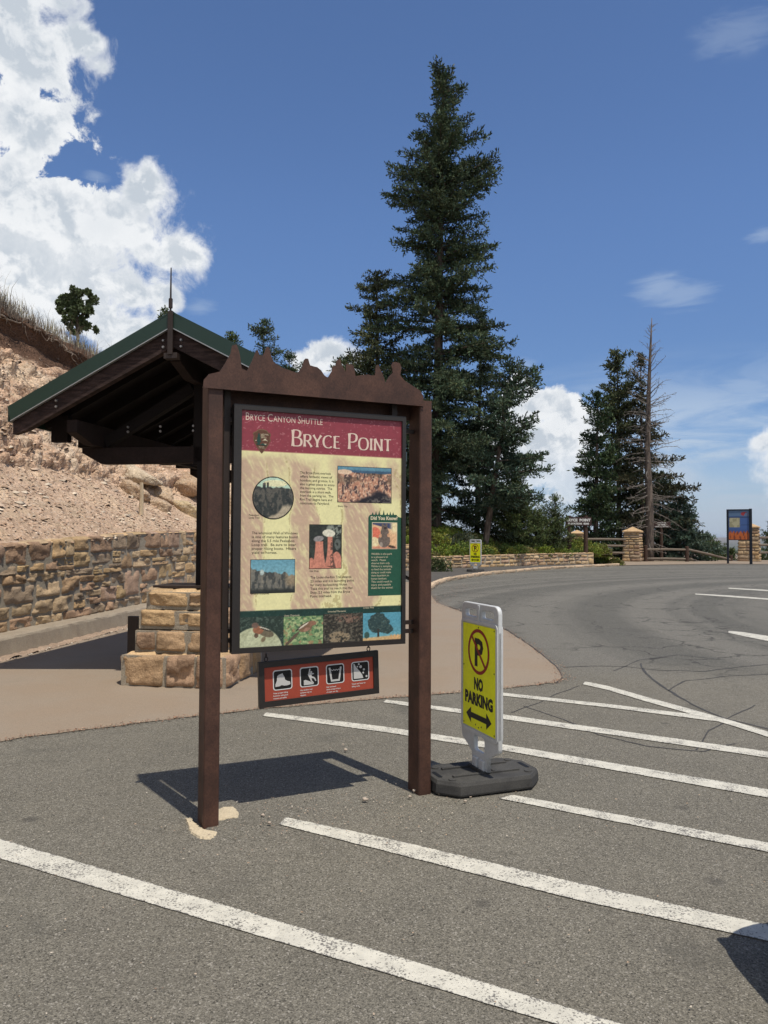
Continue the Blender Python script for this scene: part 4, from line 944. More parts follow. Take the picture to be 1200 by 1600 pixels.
def hats(X, Z):
    c = np.ones(X.shape+(3,))*rgb(44, 48, 44); c = lay(c, sm((n2(X, Z, 10, 3)-.1)*5)*.4, rgb(74, 80, 70)); c = lay(c, ell(X, Z, .82, .88, .32, .17)*(n2(X, Z, 14, 8) > -.05)*.8, rgb(140, 146, 134)); c = lay(c, ell(X, Z, .88, .55, .1, .13)*(n2(X, Z, 14, 9) > -.0)*.6, rgb(120, 126, 120))
    pk = rgb(190, 126, 106)*(1+.12*n2(X, Z, 26, 4)[..., None])
    m1 = sm((.62-Z)/.01)*sm((.13+.10*(1-Z/.62)**2-np.abs(X-.30))/.02); m2 = sm((.74-Z)/.01)*sm((.085+.12*(1-Z/.74)**3-np.abs(X-.64))/.02); m3 = ell(X, Z, .85, .10, .17, .28, 0, .05); m4 = sm((.16+.05*np.sin(X*9)-Z)/.02); m5 = ell(X, Z, .05, .08, .12, .16, 0, .05)
    mm = np.max([m1, m2, m3, m4, m5], 0)[..., None]; c = c*(1-mm)+pk*mm
    c = lay(c, m2*(X > .66)*sm((.7-Z)*9)*(n2(X, Z, 20, 2) > -.1)*.7, rgb(62, 52, 48))
    c = lay(c, ell(X, Z, .28, .68, .16, .065, .12, .1), rgb(136, 132, 130)); c = lay(c, ell(X, Z, .60, .81, .20, .085, -.05, .1), rgb(206, 202, 182)); return lay(c, ell(X, Z, .62, .04, .05, .012), rgb(30, 26, 26))
def squirrel(X, Z):
    c = np.ones(X.shape+(3,))*rgb(214, 172, 132); c = lay(c, sm((Z-.78+.25*(X-.6))/.04), rgb(58, 66, 96)); c = lay(c, sm((X-.66)*5)*sm((Z-.5)*4), rgb(226, 206, 160)); c = lay(c, ell(X, Z, .10, .6, .22, .24), rgb(206, 112, 88)); c = lay(c, ell(X, Z, .08, .25, .18, .2), rgb(224, 204, 160)); c = lay(c, sm((.12-Z)*12), rgb(204, 138, 110))
    bd = rgb(104, 92, 84)*(1+.25*n2(X, Z, 22, 5)[..., None]); m = np.max([ell(X, Z, .48, .32, .25, .28, 0, .1), ell(X, Z, .5, .62, .17, .22, 0, .1), ell(X, Z, .5, .80, .13, .11, 0, .1), ell(X, Z, .42, .92, .045, .06), ell(X, Z, .57, .92, .045, .06)], 0)[..., None]; c = c*(1-m)+bd*m
    c = lay(c, ell(X, Z, .32, .50, .06, .07), rgb(196, 150, 116)); c = lay(c, ell(X, Z, .66, .52, .06, .07), rgb(196, 150, 116)); c = lay(c, ell(X, Z, .52, .80, .06, .05), rgb(54, 44, 46)); c = lay(c, ell(X, Z, .35, .15, .07, .1)*.5, rgb(190, 180, 165)); return lay(c, ell(X, Z, .80, .07, .16, .05, -.2), rgb(74, 62, 52))
def ground_sq(X, Z):
    c = np.ones(X.shape+(3,))*rgb(44, 56, 50); c = lay(c, sm((n2(X, Z, 26, 2, 2)-.15)*6)*.35, rgb(120, 140, 125)); rock = ell(X, Z, .38, -.15, .60, .80, 0, .04); c = lay(c, rock, rgb(178, 182, 150)); c = lay(c, rock*sm((n2(X, Z, 7, 4)-.1)*4)*.3, rgb(150, 152, 120))
    c = lay(c, ell(X, Z, .60, .45, .20, .12, -.6, .1), rgb(106, 98, 80)); c = lay(c, ell(X, Z, .42, .56, .12, .14, .3, .1), rgb(142, 96, 72)); c = lay(c, ell(X, Z, .35, .72, .08, .09, 0, .1), rgb(104, 84, 74)); c = lay(c, ell(X, Z, .56, .60, .13, .025, -.5), rgb(196, 190, 172)); c = lay(c, ell(X, Z, .60, .55, .15, .02, -.5), rgb(50, 46, 42)); c = lay(c, ell(X, Z, .38, .38, .05, .08), rgb(96, 80, 66)); return lay(c, ell(X, Z, .54, .24, .05, .09, -.3), rgb(120, 108, 84))
def chipmunk(X, Z):
    c = np.ones(X.shape+(3,))*rgb(112, 140, 96); c = lay(c, sm((n2(X, Z, 11, 2, 3)-.02)*7)*.8, rgb(168, 178, 130)); c = lay(c, sm((n2(X, Z, 13, 5, 3)-.08)*7)*.8, rgb(60, 92, 66)); c = lay(c, sm((n2(X, Z, 12, 8, 3)-.18)*7)*.7, rgb(164, 120, 92))
    c = lay(c, ell(X, Z, .55, .60, .20, .14, .7, .1), rgb(118, 92, 72)); c = lay(c, ell(X, Z, .72, .74, .11, .09, 0, .1), rgb(134, 100, 80)); c = lay(c, ell(X, Z, .46, .64, .23, .03, .8), rgb(52, 46, 42)); c = lay(c, ell(X, Z, .50, .66, .18, .025, .75), rgb(206, 196, 176)); c = lay(c, ell(X, Z, .22, .22, .30, .045, .95), rgb(92, 78, 66)); return lay(c, ell(X, Z, .58, .52, .09, .06, .7), rgb(150, 116, 96))
def bush(X, Z):
    c = np.ones(X.shape+(3,))*rgb(58, 54, 48); c = lay(c, sm((n2(X, Z, 20, 3, 2)-.02)*6)*.65, rgb(112, 106, 92)); c = lay(c, sm((n2(X, Z, 24, 6, 2)-.12)*6)*.7, rgb(30, 32, 30)); c = lay(c, ell(X, Z, .40, .18, .28, .2)*(n2(X, Z, 22, 4) > -.1)*.7, rgb(168, 148, 118)); return lay(c, ell(X, Z, .62, .8, .3, .15)*(n2(X, Z, 22, 5) > 0)*.6, rgb(146, 112, 96))
def pine(X, Z):
    c = np.ones(X.shape+(3,))*rgb(86, 146, 164); c = lay(c, sm(.7-Z)*.5, rgb(140, 176, 172)); c = lay(c, sm((.12+.06*X-Z)*20), rgb(196, 164, 118)); c = lay(c, sm((.20-Z)*20)*sm((X-.66)*9)*(np.sin(X*70) > -.2), rgb(206, 160, 110))
    f = n2(X, Z, 6, 3, 4); tr = np.max([ell(X, Z, .42, .62, .27, .36, 0, .5), ell(X, Z, .38, .82, .18, .16, 0, .5), ell(X, Z, .58, .42, .20, .2, 0, .5)], 0)+.9*f-.15; m = sm((tr-.35)*7)
    c = lay(c, m, rgb(48, 66, 66)); c = lay(c, m*sm((n2(X, Z, 26, 5, 2)-.1)*6)*.5, rgb(92, 108, 100)); c = lay(c, (np.abs(X-.40) < .03)*(Z < .4)*(Z > .12), rgb(54, 50, 46)); return lay(c, ell(X, Z, .10, .20, .07, .12), rgb(58, 84, 78))
prect('photo_canyon', (528, 728.5), (611, 786), canyon)
prect('photo_cliff', (392, 875), (460, 925), cliff)
prect('photo_hoodoos', (484, 820), (533, 887.5), hats)
# round photo
(cx_, cz_) = P2(427, 778); rr_ = .121
MB().disc(cx_, cz_, rr_+.004, PY-.0008, 48).build('photo_trail_border', M['ink'], ps)
picture('photo_trail', cx_-rr_, cx_+rr_, cz_-rr_, cz_+rr_, PY-.0016, roundel, .003, ps, mask=lambda X, Z: (X-.5)**2+(Z-.5)**2 < .25)
# bottom strip of four photos
def strip(name, x0, x1, fn, zt): picture(name, x0, x1, iz0+.001, zt, PY-.0012, fn, .0034, ps)
xs = [P2(x, 990)[0] for x in (443, 505, 567)]
strip('photo_ground_squirrel', ix0+.001, xs[0]-.002, ground_sq, 1.135); strip('photo_chipmunk', xs[0], xs[1]-.002, chipmunk, 1.128); strip('photo_bush', xs[1], xs[2]-.002, bush, 1.135); strip('photo_pine', xs[2], ix1-.001, pine, 1.130)
# green fact box
gx0, gz1 = P2(575.5, 803.5); gx1 = ix1-.001; gz0 = P2(575, 931)[1]
gb = [(gx0, gz0), (gx1, gz0), (gx1, gz1-.018), (gx1-.02, gz1-.014), (gx1-.035, gz1)]
x_ = gx1-.05
r_ = random.Random(4)
while x_ > gx0+.03: gb += [(x_, gz1-.002), (x_-.006, gz1+r_.uniform(.012, .03)), (x_-.013, gz1-.002)]; x_ -= r_.uniform(.018, .034)
gb += [(gx0+.01, gz1-.004), (gx0, gz1-.018)]
M['boxgreen'] = mat('green_print', srgb(40, 84, 66), .5, .12, 40, .1, 200)
MB().flat(gb, PY-.0008).build('fact_box', M['boxgreen'], ps)
(a0, a1), (b0_, b1_) = P2(582, 817), P2(619.5, 857); e = .004
MB().flat([(a0-e, b1_-e), (b0_+e, b1_-e), (b0_+e, a1+e), (a0-e, a1+e)], PY-.0014).build('photo_border', M['cream'], ps)
picture('photo_squirrel', a0, b0_, b1_, a1, PY-.0022, squirrel, .0032, ps)

# lettering
def glyphs(body, size, space=1.0, offset=0.0, line=1.0):
    c = bpy.data.curves.new('t', 'FONT'); c.body = body; c.size = size; c.space_character = space; c.offset = offset; c.space_line = line; c.resolution_u = 2
    o = bpy.data.objects.new('t', c); COL.objects.link(o); bpy.context.view_layer.update(); me = bpy.data.meshes.new_from_object(o)
    v = np.array([tuple(p.co) for p in me.vertices]).reshape(-1, 3); f = [tuple(p.vertices) for p in me.polygons]
    bpy.data.objects.remove(o); bpy.data.curves.remove(c); bpy.data.meshes.remove(me); return v, f
def text(parent, name, body, x, z, h, y, m, width=None, space=1.0, offset=0.0, line=1.0, xs=1.0, center=False, build=True, fn=None):
    """cap height h; the baseline of the first line at (x, z)"""
    v, f = glyphs(body, h/0.73, space, offset, line)
    if width: xs = width/(v[:, 0].max()-v[:, 0].min())
    X = v[:, 0]*xs; X = X-(X.min()+X.max())/2 if center else X
    vv = np.stack([x+X, np.full(len(v), y), z+v[:, 1]], -1)
    if fn: vv = fn(vv)
    mb = MB(); mb.add(vv, f); return mb.build(name, m, parent) if build else mb
# title in flared roman capitals, drawn stroke by stroke
GL = {'B': (.62, [[(.1,0),(.1,1)], [(.1,1),(.36,1),(.5,.92),(.53,.76),(.46,.60),(.32,.54),(.1,.54)], [(.32,.54),(.5,.49),(.6,.36),(.58,.14),(.44,.02),(.1,0)]]),
      'R': (.66, [[(.1,0),(.1,1)], [(.1,1),(.38,1),(.53,.91),(.56,.74),(.5,.58),(.34,.50),(.1,.50)], [(.32,.50),(.66,0)]]),
      'Y': (.62, [[(.0,1),(.31,.46)], [(.62,1),(.31,.46)], [(.31,.46),(.31,0)]]),
      'C': (.74, [[(.70,.90),(.56,1.0),(.38,1.0),(.18,.88),(.08,.66),(.06,.45),(.12,.2),(.28,.03),(.48,-.01),(.62,.03),(.72,.12)]]),
      'E': (.52, [[(.1,0),(.1,1)], [(.1,1),(.48,1)], [(.1,.53),(.42,.53)], [(.1,0),(.5,0)]]),
      'P': (.58, [[(.1,0),(.1,1)], [(.1,1),(.36,1),(.52,.92),(.56,.74),(.5,.56),(.34,.46),(.1,.46)]]),
      'O': (.84, [[(.42,1.01),(.22,.96),(.08,.76),(.05,.5),(.08,.24),(.22,.04),(.42,-.01),(.62,.04),(.76,.24),(.79,.5),(.76,.76),(.62,.96),(.42,1.01)]]),
      'I': (.20, [[(.1,0),(.1,1)]]), 'N': (.76, [[(.1,0),(.1,1)], [(.1,1),(.66,0)], [(.66,0),(.66,1)]]),
      'T': (.60, [[(.0,1),(.60,1)], [(.30,1),(.30,0)]])}
def roman(parent, name, word, x, z, H, y, m, xs=1.0, track=.10):
    mb = MB(); k = 0
    for wi, (ch, sc) in enumerate(word):
        if ch == ' ': x += sc*H; continue
        w, strokes = GL[ch]; hgt = H*sc
        for si, st_ in enumerate(strokes):
            pts = np.array(st_, float)
            if len(pts) > 3:   # round the bowls
                closed = np.allclose(pts[0], pts[-1]); pts = catmull(pts, 5)
            P = pts*[hgt*xs, hgt]+[x, z]; n = len(P); d = np.gradient(P, axis=0); d /= np.linalg.norm(d, axis=1)[:, None]+1e-9
            wd = H*(.058+.090*np.abs(d[:, 1])**1.3)*(sc**.35)
            if n == 2:
                P = P[0]+(P[1]-P[0])*np.linspace(0, 1, 7)[:, None]; d = np.repeat(d[:1], 7, 0); wd = np.repeat(wd[:1], 7)*np.array([1.5, 1.15, 1.0, .94, 1.0, 1.15, 1.5]); n = 7
            N = np.c_[-d[:, 1], d[:, 0]]; A = P+N*wd[:, None]/2; B_ = P-N*wd[:, None]/2; yy = y-.00003*k; k += 1
            vs = [(a[0], yy, a[1]) for a in A]+[(b[0], yy, b[1]) for b in B_]; mb.add(vs, [(i, n+i, n+i+1, i+1) for i in range(n-1)])
        x += (w*xs*hgt)+track*H
    o = mb.build(name, m, parent); return x, o
TY = PY-.0007
def word_px(pxs): return [P2(*p) for p in pxs]
(tx, tz) = P2(455, 696.5); (tx2, _) = P2(611, 704)
Hc_ = P2(455, 672)[1]-P2(455, 697)[1]
word = [('B',1),('R',.76),('Y',.76),('C',.76),('E',.76),(' ',.40),('P',1),('O',.76),('I',.76),('N',.76),('T',.76)]
xe, o_ = roman(ps, 'title_lettering', word, 0, 0, Hc_, TY, M['lightpink']); bpy.data.objects.remove(o_)
kx = (tx2-tx)/(xe-.1*Hc_)
xm_, o_ = roman(ps, 'title_lettering', word[:5], tx, tz, Hc_, TY, M['lightpink'], xs=kx, track=.10*kx); roman(ps, 'title_lettering', word[6:], xm_+.40*Hc_*kx, tz, Hc_, TY, M['lightpink'], xs=kx, track=.10*kx)
# small caps line
def smallcaps(parent, name, words, x, z, h, y, m, width):
    mb = MB(); x0 = 0; parts = []
    for w_ in words:
        for i, (s_, sc) in enumerate(((w_[0], 1.0), (w_[1:], .78))):
            v, f = glyphs(s_, h*sc/.73); parts.append((v+np.array([x0-v[:, 0].min(), 0, 0]), f)); x0 += v[:, 0].max()-v[:, 0].min()+h*.13
        x0 += h*.32
    k_ = width/(x0-h*.45)
    for v, f in parts: mb.add(np.stack([x+v[:, 0]*k_, np.full(len(v), y), z+v[:, 1]], -1), f)
    return mb.build(name, m, parent)
(sx_, sz_) = P2(384, 656); (sx2, _) = P2(504, 663)
smallcaps(ps, 'route_lettering', ['BRYCE', 'CANYON', 'SHUTTLE'], sx_, sz_, .047, TY, M['lightpink'], sx2-sx_)
def para(name, px, py, h, lines, m=M['ink'], ls=1.0, width=None, y=TY, off=.0):
    x, z = P2(px, py); wmax = None
    mb = MB(); step = h*1.62*ls
    for i, ln in enumerate(lines):
        v, f = glyphs(ln, h/.73, 1.0, off); X = v[:, 0]; k_ = (width/ max(1, max(len(l) for l in lines)) * len(ln))/(X.max()-X.min()) if width else .95
        mb.add(np.stack([x+(X-X.min())*k_, np.full(len(v), y), z-i*step+v[:, 1]], -1), f)
    return mb.build(name, m, ps)
tw = lambda a, b, y: P2(b, y)[0]-P2(a, y)[0]
para('overlook_text', 469, 740, .0150, ['The Bryce Point overlook', 'offers fantastic views of', 'hoodoos and grottos. It is', 'also a great place to enjoy', 'the morning sunrise.  The', 'overlook is a short walk', 'from the parking lot.  The', 'Rim Trail begins here and', 'continues to Fairyland.'], ls=.93, width=tw(469, 523, 760), off=.0)
para('windows_text', 393.5, 834.5, .0155, ['The whimsical Wall of Windows', 'is one of many features found', 'along the 5.5 mile Peekaboo', 'Loop trail.  Be sure to wear', 'proper hiking boots.  Hikers', 'yield to horses.'], ls=.90, width=tw(393.5, 465, 850), off=.0)
para('rim_trail_text', 485, 904, .0150, ['The Under-the-Rim Trail extends', '23 miles and is a launching point', 'for many backpacking routes.', 'Take this trail to reach the Hat', 'Shop, 2.3 miles from the Bryce', 'Point trailhead.'], ls=.92, width=tw(485, 553, 915), off=.0)
for nm, px, py, ls_ in (('caption', 389, 806, ['Peekaboo', 'Loop Trail']), ('caption', 528, 792, ['Silent City']), ('caption', 392, 929.5, ['Wall of Windows']), ('caption', 484, 893.5, ['Hat Shop'])):
    para(nm, px, py, .0115, ls_, ls=.8, off=.0)
para('species_caption', 377, 968, .011, ['Golden-mantled Ground Squirrel'], M['cream']); para('species_caption', 444, 963.5, .011, ['Uinta Chipmunk'], M['cream']); para('species_caption', 512, 957, .011, ['Greenleaf Manzanita'], M['cream']); para('species_caption', 568, 951, .011, ['Limber Pine'], M['cream'])
para('fact_heading', 579, 812, .022, ['Did You Know?'], M['cream'], y=PY-.0022, off=.0012, width=tw(579.5, 621.5, 812))
para('fact_text', 580, 867, .0130, ['Wildlife in the park', 'is a pleasure to', 'watch.  Please', 'observe them only.', 'While it is tempting', 'to feed the animals', 'doing so could make', 'them dependent on', 'human handouts.', 'This could result in', 'injury and possible', 'death for the animal.'], M['cream'], y=PY-.0022, ls=.90, width=tw(580, 614, 900), off=.0)
# arrowhead badge
ax, az_ = P2(409, 688)
S_ = .0059
ar = [(-2,10.5),(2,10.5),(5,9.5),(6.5,7.5),(8.3,7),(8.8,5),(8,3.2),(8.6,0),(7,-3.5),(5,-6.5),(3,-8.8),(1.2,-11.5),(0,-12.6),(-1.4,-11.2),(-3.2,-8.5),(-5.2,-6),(-7.2,-2.5),(-8.4,1),(-7.8,4),(-8.8,6),(-7.5,7.5),(-5.5,8.2),(-4,9.8)]
MB().flat([(ax+a*S_*1.04, az_+b*S_*1.04) for a, b in ar][::-1], PY-.0008).build('badge_rim', mat('badge_rim', srgb(120, 92, 68), .5), ps)
MB().flat([(ax+a*S_*.95, az_+b*S_*.95) for a, b in ar][::-1], PY-.0014).build('badge', mat('badge_brown', srgb(98, 66, 52), .5), ps)
bm_ = mat('badge_green', srgb(38, 70, 62), .5); y_ = PY-.0020
mb = MB(); mb.flat([(ax+a*S_, az_+b*S_) for a, b in [(-3,7.5),(-1.6,4.5),(-2.2,4.5),(-1,1.5),(-1.8,1.5),(-.6,-2),(-2.2,-2),(-1.5,-4.5),(-4.8,-4.5),(-4,-2),(-5.4,-2),(-4.2,1.5),(-5,1.5),(-3.8,4.5),(-4.4,4.5)]][::-1], y_); mb.build('badge_tree', bm_, ps); mb = MB()
mb.flat([(ax+a*S_, az_+b*S_) for a, b in [(-5.6,-3.2),(-4.9,-4.6),(3.8,-5.2),(5.6,-3.6),(2.6,-3.6),(1,-2.8),(-1.4,-4.4)]], y_-.0003); mb.build('badge_meadow', bm_, ps)
mb = MB(); mb.flat([(ax+a*S_, az_+b*S_) for a, b in [(.2,-.6),(1.8,.6),(3.2,1.9),(4.6,.6),(6.4,-.9),(4.8,-.3),(4,.2),(3.2,-.2),(2.2,.2),(1.2,-.3)]], y_); mb.build('badge_mountain', M['cream'], ps); mb = MB(); mb.flat([(ax+a*S_, az_+b*S_) for a, b in [(-6.6,-.4),(-5.6,.2),(-5.2,-.3),(-6.2,-.9)]], y_); mb.build('badge_mountain', M['cream'], ps); mb = MB(); mb.flat([(ax+a*S_, az_+b*S_) for a, b in [(1.8,-3.4),(4.6,-3.1),(4.2,-4.3)]], y_-.0006); mb.build('badge_bison', M['cream'], ps)
text(ps, 'badge_lettering', 'NATIONAL\nPARK\nSERVICE', ax+2.9*S_, az_+5.2*S_, .0085, y_, M['cream'], center=True, line=.78, xs=.8)
text(ps, 'badge_lettering', 'Department\nof the Interior', ax+.1*S_, az_-6.6*S_, .0060, y_, M['cream'], center=True, line=.9, xs=.8)

# ---------------------------------------------------------------- hanging red sign
O, U, B = frame_of(ps); c = O+U*.675+B*.016
hs_ = thing('hanging_safety_sign', 'small red trail safety sign with four black pictograms hanging below the shuttle panel', 'sign', (c[0], c[1], 0), RZ)
QY = -.0075
def H2(x, y): return PL(hs_, x, y, QY)
tl, tr, bl, br = H2(405, 1034), H2(591, 1017), H2(403, 1108), H2(591, 1082)
xc0, xc1 = (tl[0]+bl[0])/2, (tr[0]+br[0])/2; sl = ((tr[1]-tl[1])+(br[1]-bl[1]))/2; HH = ((tl[1]-bl[1])+(tr[1]-br[1]))/2; zc = (tl[1]+tr[1]+bl[1]+br[1])/4; wv = xc1-xc0; ta = math.atan2(sl, wv)
xm = (xc0+xc1)/2
def tilt(v):
    v = np.array(v, float); x, z = v[:, 0]-xm, v[:, 2]-zc; cc, ss = math.cos(ta), math.sin(ta); return np.stack([xm+x*cc-z*ss, v[:, 1], zc+x*ss+z*cc], -1)
def hb_(mb, name, m): mb.v = [tuple(p) for p in tilt(mb.v)]; return mb.build(name, m, hs_)
x0, x1, z0, z1 = xc0, xc1, zc-HH/2, zc+HH/2; b_ = .034
mb = MB(); mb.box((x0, -.016, z1-b_), (x1, .012, z1)); mb.box((x0, -.016, z0), (x1, .012, z0+b_)); mb.box((x0, -.016, z0+b_), (x0+b_, .012, z1-b_)); mb.box((x1-b_, -.016, z0+b_), (x1, .012, z1-b_)); hb_(mb, 'frame', M['frame'])
mb = MB(); mb.box((x0+b_, QY, z0+b_), (x1-b_, .006, z1-b_)); hb_(mb, 'panel', M['signred'])
iw = x1-x0-2*b_; ic = .118; zi1 = z1-b_-.022
def rrect(x, z, w, h, r, y, n=5):
    p = []
    for cx, cz, a0 in ((x+w-r, z+h-r, 0), (x+r, z+h-r, 90), (x+r, z+r, 180), (x+w-r, z+r, 270)):
        for i in range(n+1): t = R(a0+90*i/n); p.append((cx+r*math.cos(t), cz+r*math.sin(t)))
    return p[::-1]
ims = []
caps = [['Wear proper hiking', 'footwear with good', 'traction and ankle', 'support.'], ['Use caution; trail', 'surfaces may be', 'slippery.'], ['Stay hydrated:', 'drink at least 4 liters', 'of water per day.'], ['Watch and listen for', 'falling rocks.']]
M['icon'] = mat('icon_grey', (.50, .49, .47), .5, .05)
for i in range(4):
    xi = x0+b_+iw*(.075+.2383*i); zi = zi1-ic
    mb = MB(); mb.flat(rrect(xi, zi, ic, ic, .016, 0), QY-.0008); hb_(mb, 'pictogram_border', M['white'])
    mb = MB(); mb.flat(rrect(xi+.006, zi+.006, ic-.012, ic-.012, .012, 0), QY-.0014); hb_(mb, 'pictogram_field', M['ink'])
    mb = MB(); q = lambda P: [(xi+a*ic, zi+b*ic) for a, b in P]; yy = QY-.002
    if i == 0: mb.flat(q([(.22,.70),(.30,.76),(.42,.80),(.50,.82),(.53,.74),(.60,.62),(.62,.50),(.74,.42),(.88,.38),(.90,.24),(.74,.20),(.58,.20),(.44,.24),(.36,.20),(.12,.18),(.12,.30),(.20,.48)])[::-1], yy)
    if i == 1:
        mb.flat(q([(.20,.10),(.74,.10),(.66,.20),(.44,.30),(.30,.36),(.20,.34)])[::-1], yy); mb.disc(xi+.60*ic, zi+.72*ic, .055*ic, yy-.0003)
        for a, b, w_ in (((.54,.90),(.47,.62),.035),((.50,.66),(.58,.44),.09),((.56,.62),(.74,.64),.035),((.58,.48),(.76,.42),.045),((.76,.42),(.84,.26),.035),((.56,.44),(.60,.28),.045),((.60,.28),(.72,.16),.035)):
            d = np.array(b)-np.array(a); d = d/np.linalg.norm(d); n_ = np.array([-d[1], d[0]])*w_; yy -= .0001; mb.flat(q([tuple(np.array(a)+n_), tuple(np.array(b)+n_*.8), tuple(np.array(b)-n_*.8), tuple(np.array(a)-n_)]), yy)
    if i == 2:
        mb.flat(q([(.14,.84),(.24,.84),(.33,.22),(.67,.22),(.76,.84),(.86,.84),(.74,.12),(.26,.12)])[::-1], yy)
        zz = [(.25+.5*t/12, .70+.03*math.sin(t*1.9)) for t in range(13)]; mb.flat(q([(a, b+.02) for a, b in zz]+[(a, b-.02) for a, b in zz[::-1]]), yy-.0003)
    if i == 3:
        mb.flat(q([(.12,.12),(.66,.12),(.60,.30),(.44,.52),(.26,.72),(.18,.88),(.12,.92)])[::-1], yy)
        for a, b, r_ in ((.42,.86,.05),(.52,.72,.08),(.34,.74,.045),(.70,.56,.06),(.66,.40,.05),(.84,.20,.06)): mb.disc(xi+a*ic, zi+b*ic, r_*ic, yy-.0003, 7)
    hb_(mb, 'pictogram', M['icon'])
    mb = MB()
    for k, ln in enumerate(caps[i]):
        v, f = glyphs(ln, .0088/.73, 1, .0002); mb.add(np.stack([xi+(v[:, 0]-v[:, 0].min())*.92, np.full(len(v), QY-.001), zi-.020-k*.0150+v[:, 1]], -1), f)
    hb_(mb, 'caption', M['white'])
for x_ in (xc0+.045, xc1-.065):
    zt = zc+HH/2+(x_-xm)*math.tan(ta); mb = MB(); n = 12
    mb.tube([(x_+.010*math.cos(t*2*math.pi/n), -.002, zt+.014+.014*math.sin(t*2*math.pi/n)) for t in range(n+1)], .0028, 6, False)
    mb.tube([(x_, -.002+.008*math.cos(t*2*math.pi/n), zt+.034+.013*math.sin(t*2*math.pi/n)) for t in range(n+1)], .0026, 6, False); mb.build('hook', M['rustdark'], hs_)

# concrete pad left at the foot of the near post
def blob(name, pxs, z0, z1, m):
    P0 = [G(*p) for p in pxs]; P = []; rj = np.random.default_rng(len(name)+len(pxs))
    for a_, b_ in zip(P0, P0[1:]+P0[:1]):
        for k_ in range(5): P.append(a_+(b_-a_)*k_/5+np.array([*rj.normal(0, .0035, 2), 0]))
    mb = MB(); n = len(P); cx = np.mean([p[0] for p in P]); cy = np.mean([p[1] for p in P])
    vs = [(p[0], p[1], z0) for p in P]+[(cx+(p[0]-cx)*.93, cy+(p[1]-cy)*.93, z1) for p in P]
    mb.add(vs, [tuple(range(n, 2*n))]+[(i, (i+1) % n, n+(i+1) % n, n+i) for i in range(n)]); return mb.build(name, m, recalc=True)
tag(blob('cement_patch', [(290, 1277), (296, 1275), (304, 1284), (312, 1292), (326, 1297), (340, 1300), (331, 1308), (312, 1308), (300, 1300), (294, 1290)], -.013, -.002, M['cementpad']), 'pale cement patch on the near left side of the left sign post foot', 'cement patch', 'cement patches round the post foot')
tag(blob('cement_patch', [(338, 1264), (352, 1259), (366, 1259), (374, 1268), (373, 1276), (356, 1278), (345, 1281), (338, 1280)], -.013, -.002, M['cementpad']), 'pale cement patch on the right side of the left sign post foot', 'cement patch', 'cement patches round the post foot')
struct(blob('asphalt_patch', [(318, 1300), (345, 1303), (385, 1296), (420, 1284), (410, 1270), (385, 1262), (368, 1258), (352, 1260), (330, 1280)], -.0125, -.0055, M['asphalt']))
for i, (x, y, s_) in enumerate(((570, 1251, .014), (421, 1287, .009), (411, 1275, .010), (647, 1237, .010), (727, 1253, .009), (540, 1173, .012), (536, 1164, .007), (640, 1246, .009))):
    p = G(x, y); r = np.random.default_rng(i); u = np.linspace(0, math.pi, 6); v = np.linspace(0, 2*math.pi, 9)[:-1]; UU, VV = np.meshgrid(u, v, indexing='ij')
    D_ = np.stack([np.sin(UU)*np.cos(VV), np.sin(UU)*np.sin(VV), np.cos(UU)], -1); k = 1+.6*vn(D_*1.9+i*9, 2)[..., None]; V = (D_*k*[s_*1.2, s_, s_*.75]+[p[0], p[1], s_*.6]).reshape(-1, 3)
    a, b = np.meshgrid(np.arange(5), np.arange(8), indexing='ij'); Q = np.stack([a*8+b, (a+1)*8+b, (a+1)*8+(b+1) % 8, a*8+(b+1) % 8], -1).reshape(-1, 4)
    o = npmesh('stone', V, Q, np.tile([[.42, .35, .28]], (len(V), 1)), M['pebble'])
    tag(o, ['pale pebble on the asphalt between the two sign posts', 'small white pebble right of the cement patch', 'brown pebble just right of the cement patch', 'reddish pebble at the foot of the right sign post', 'white pebble in front of the rubber sign base', 'dark pebble beyond the sign shadow', 'tiny dark pebble beyond the sign shadow', 'small pebble in front of the right sign post'][i], 'pebble')

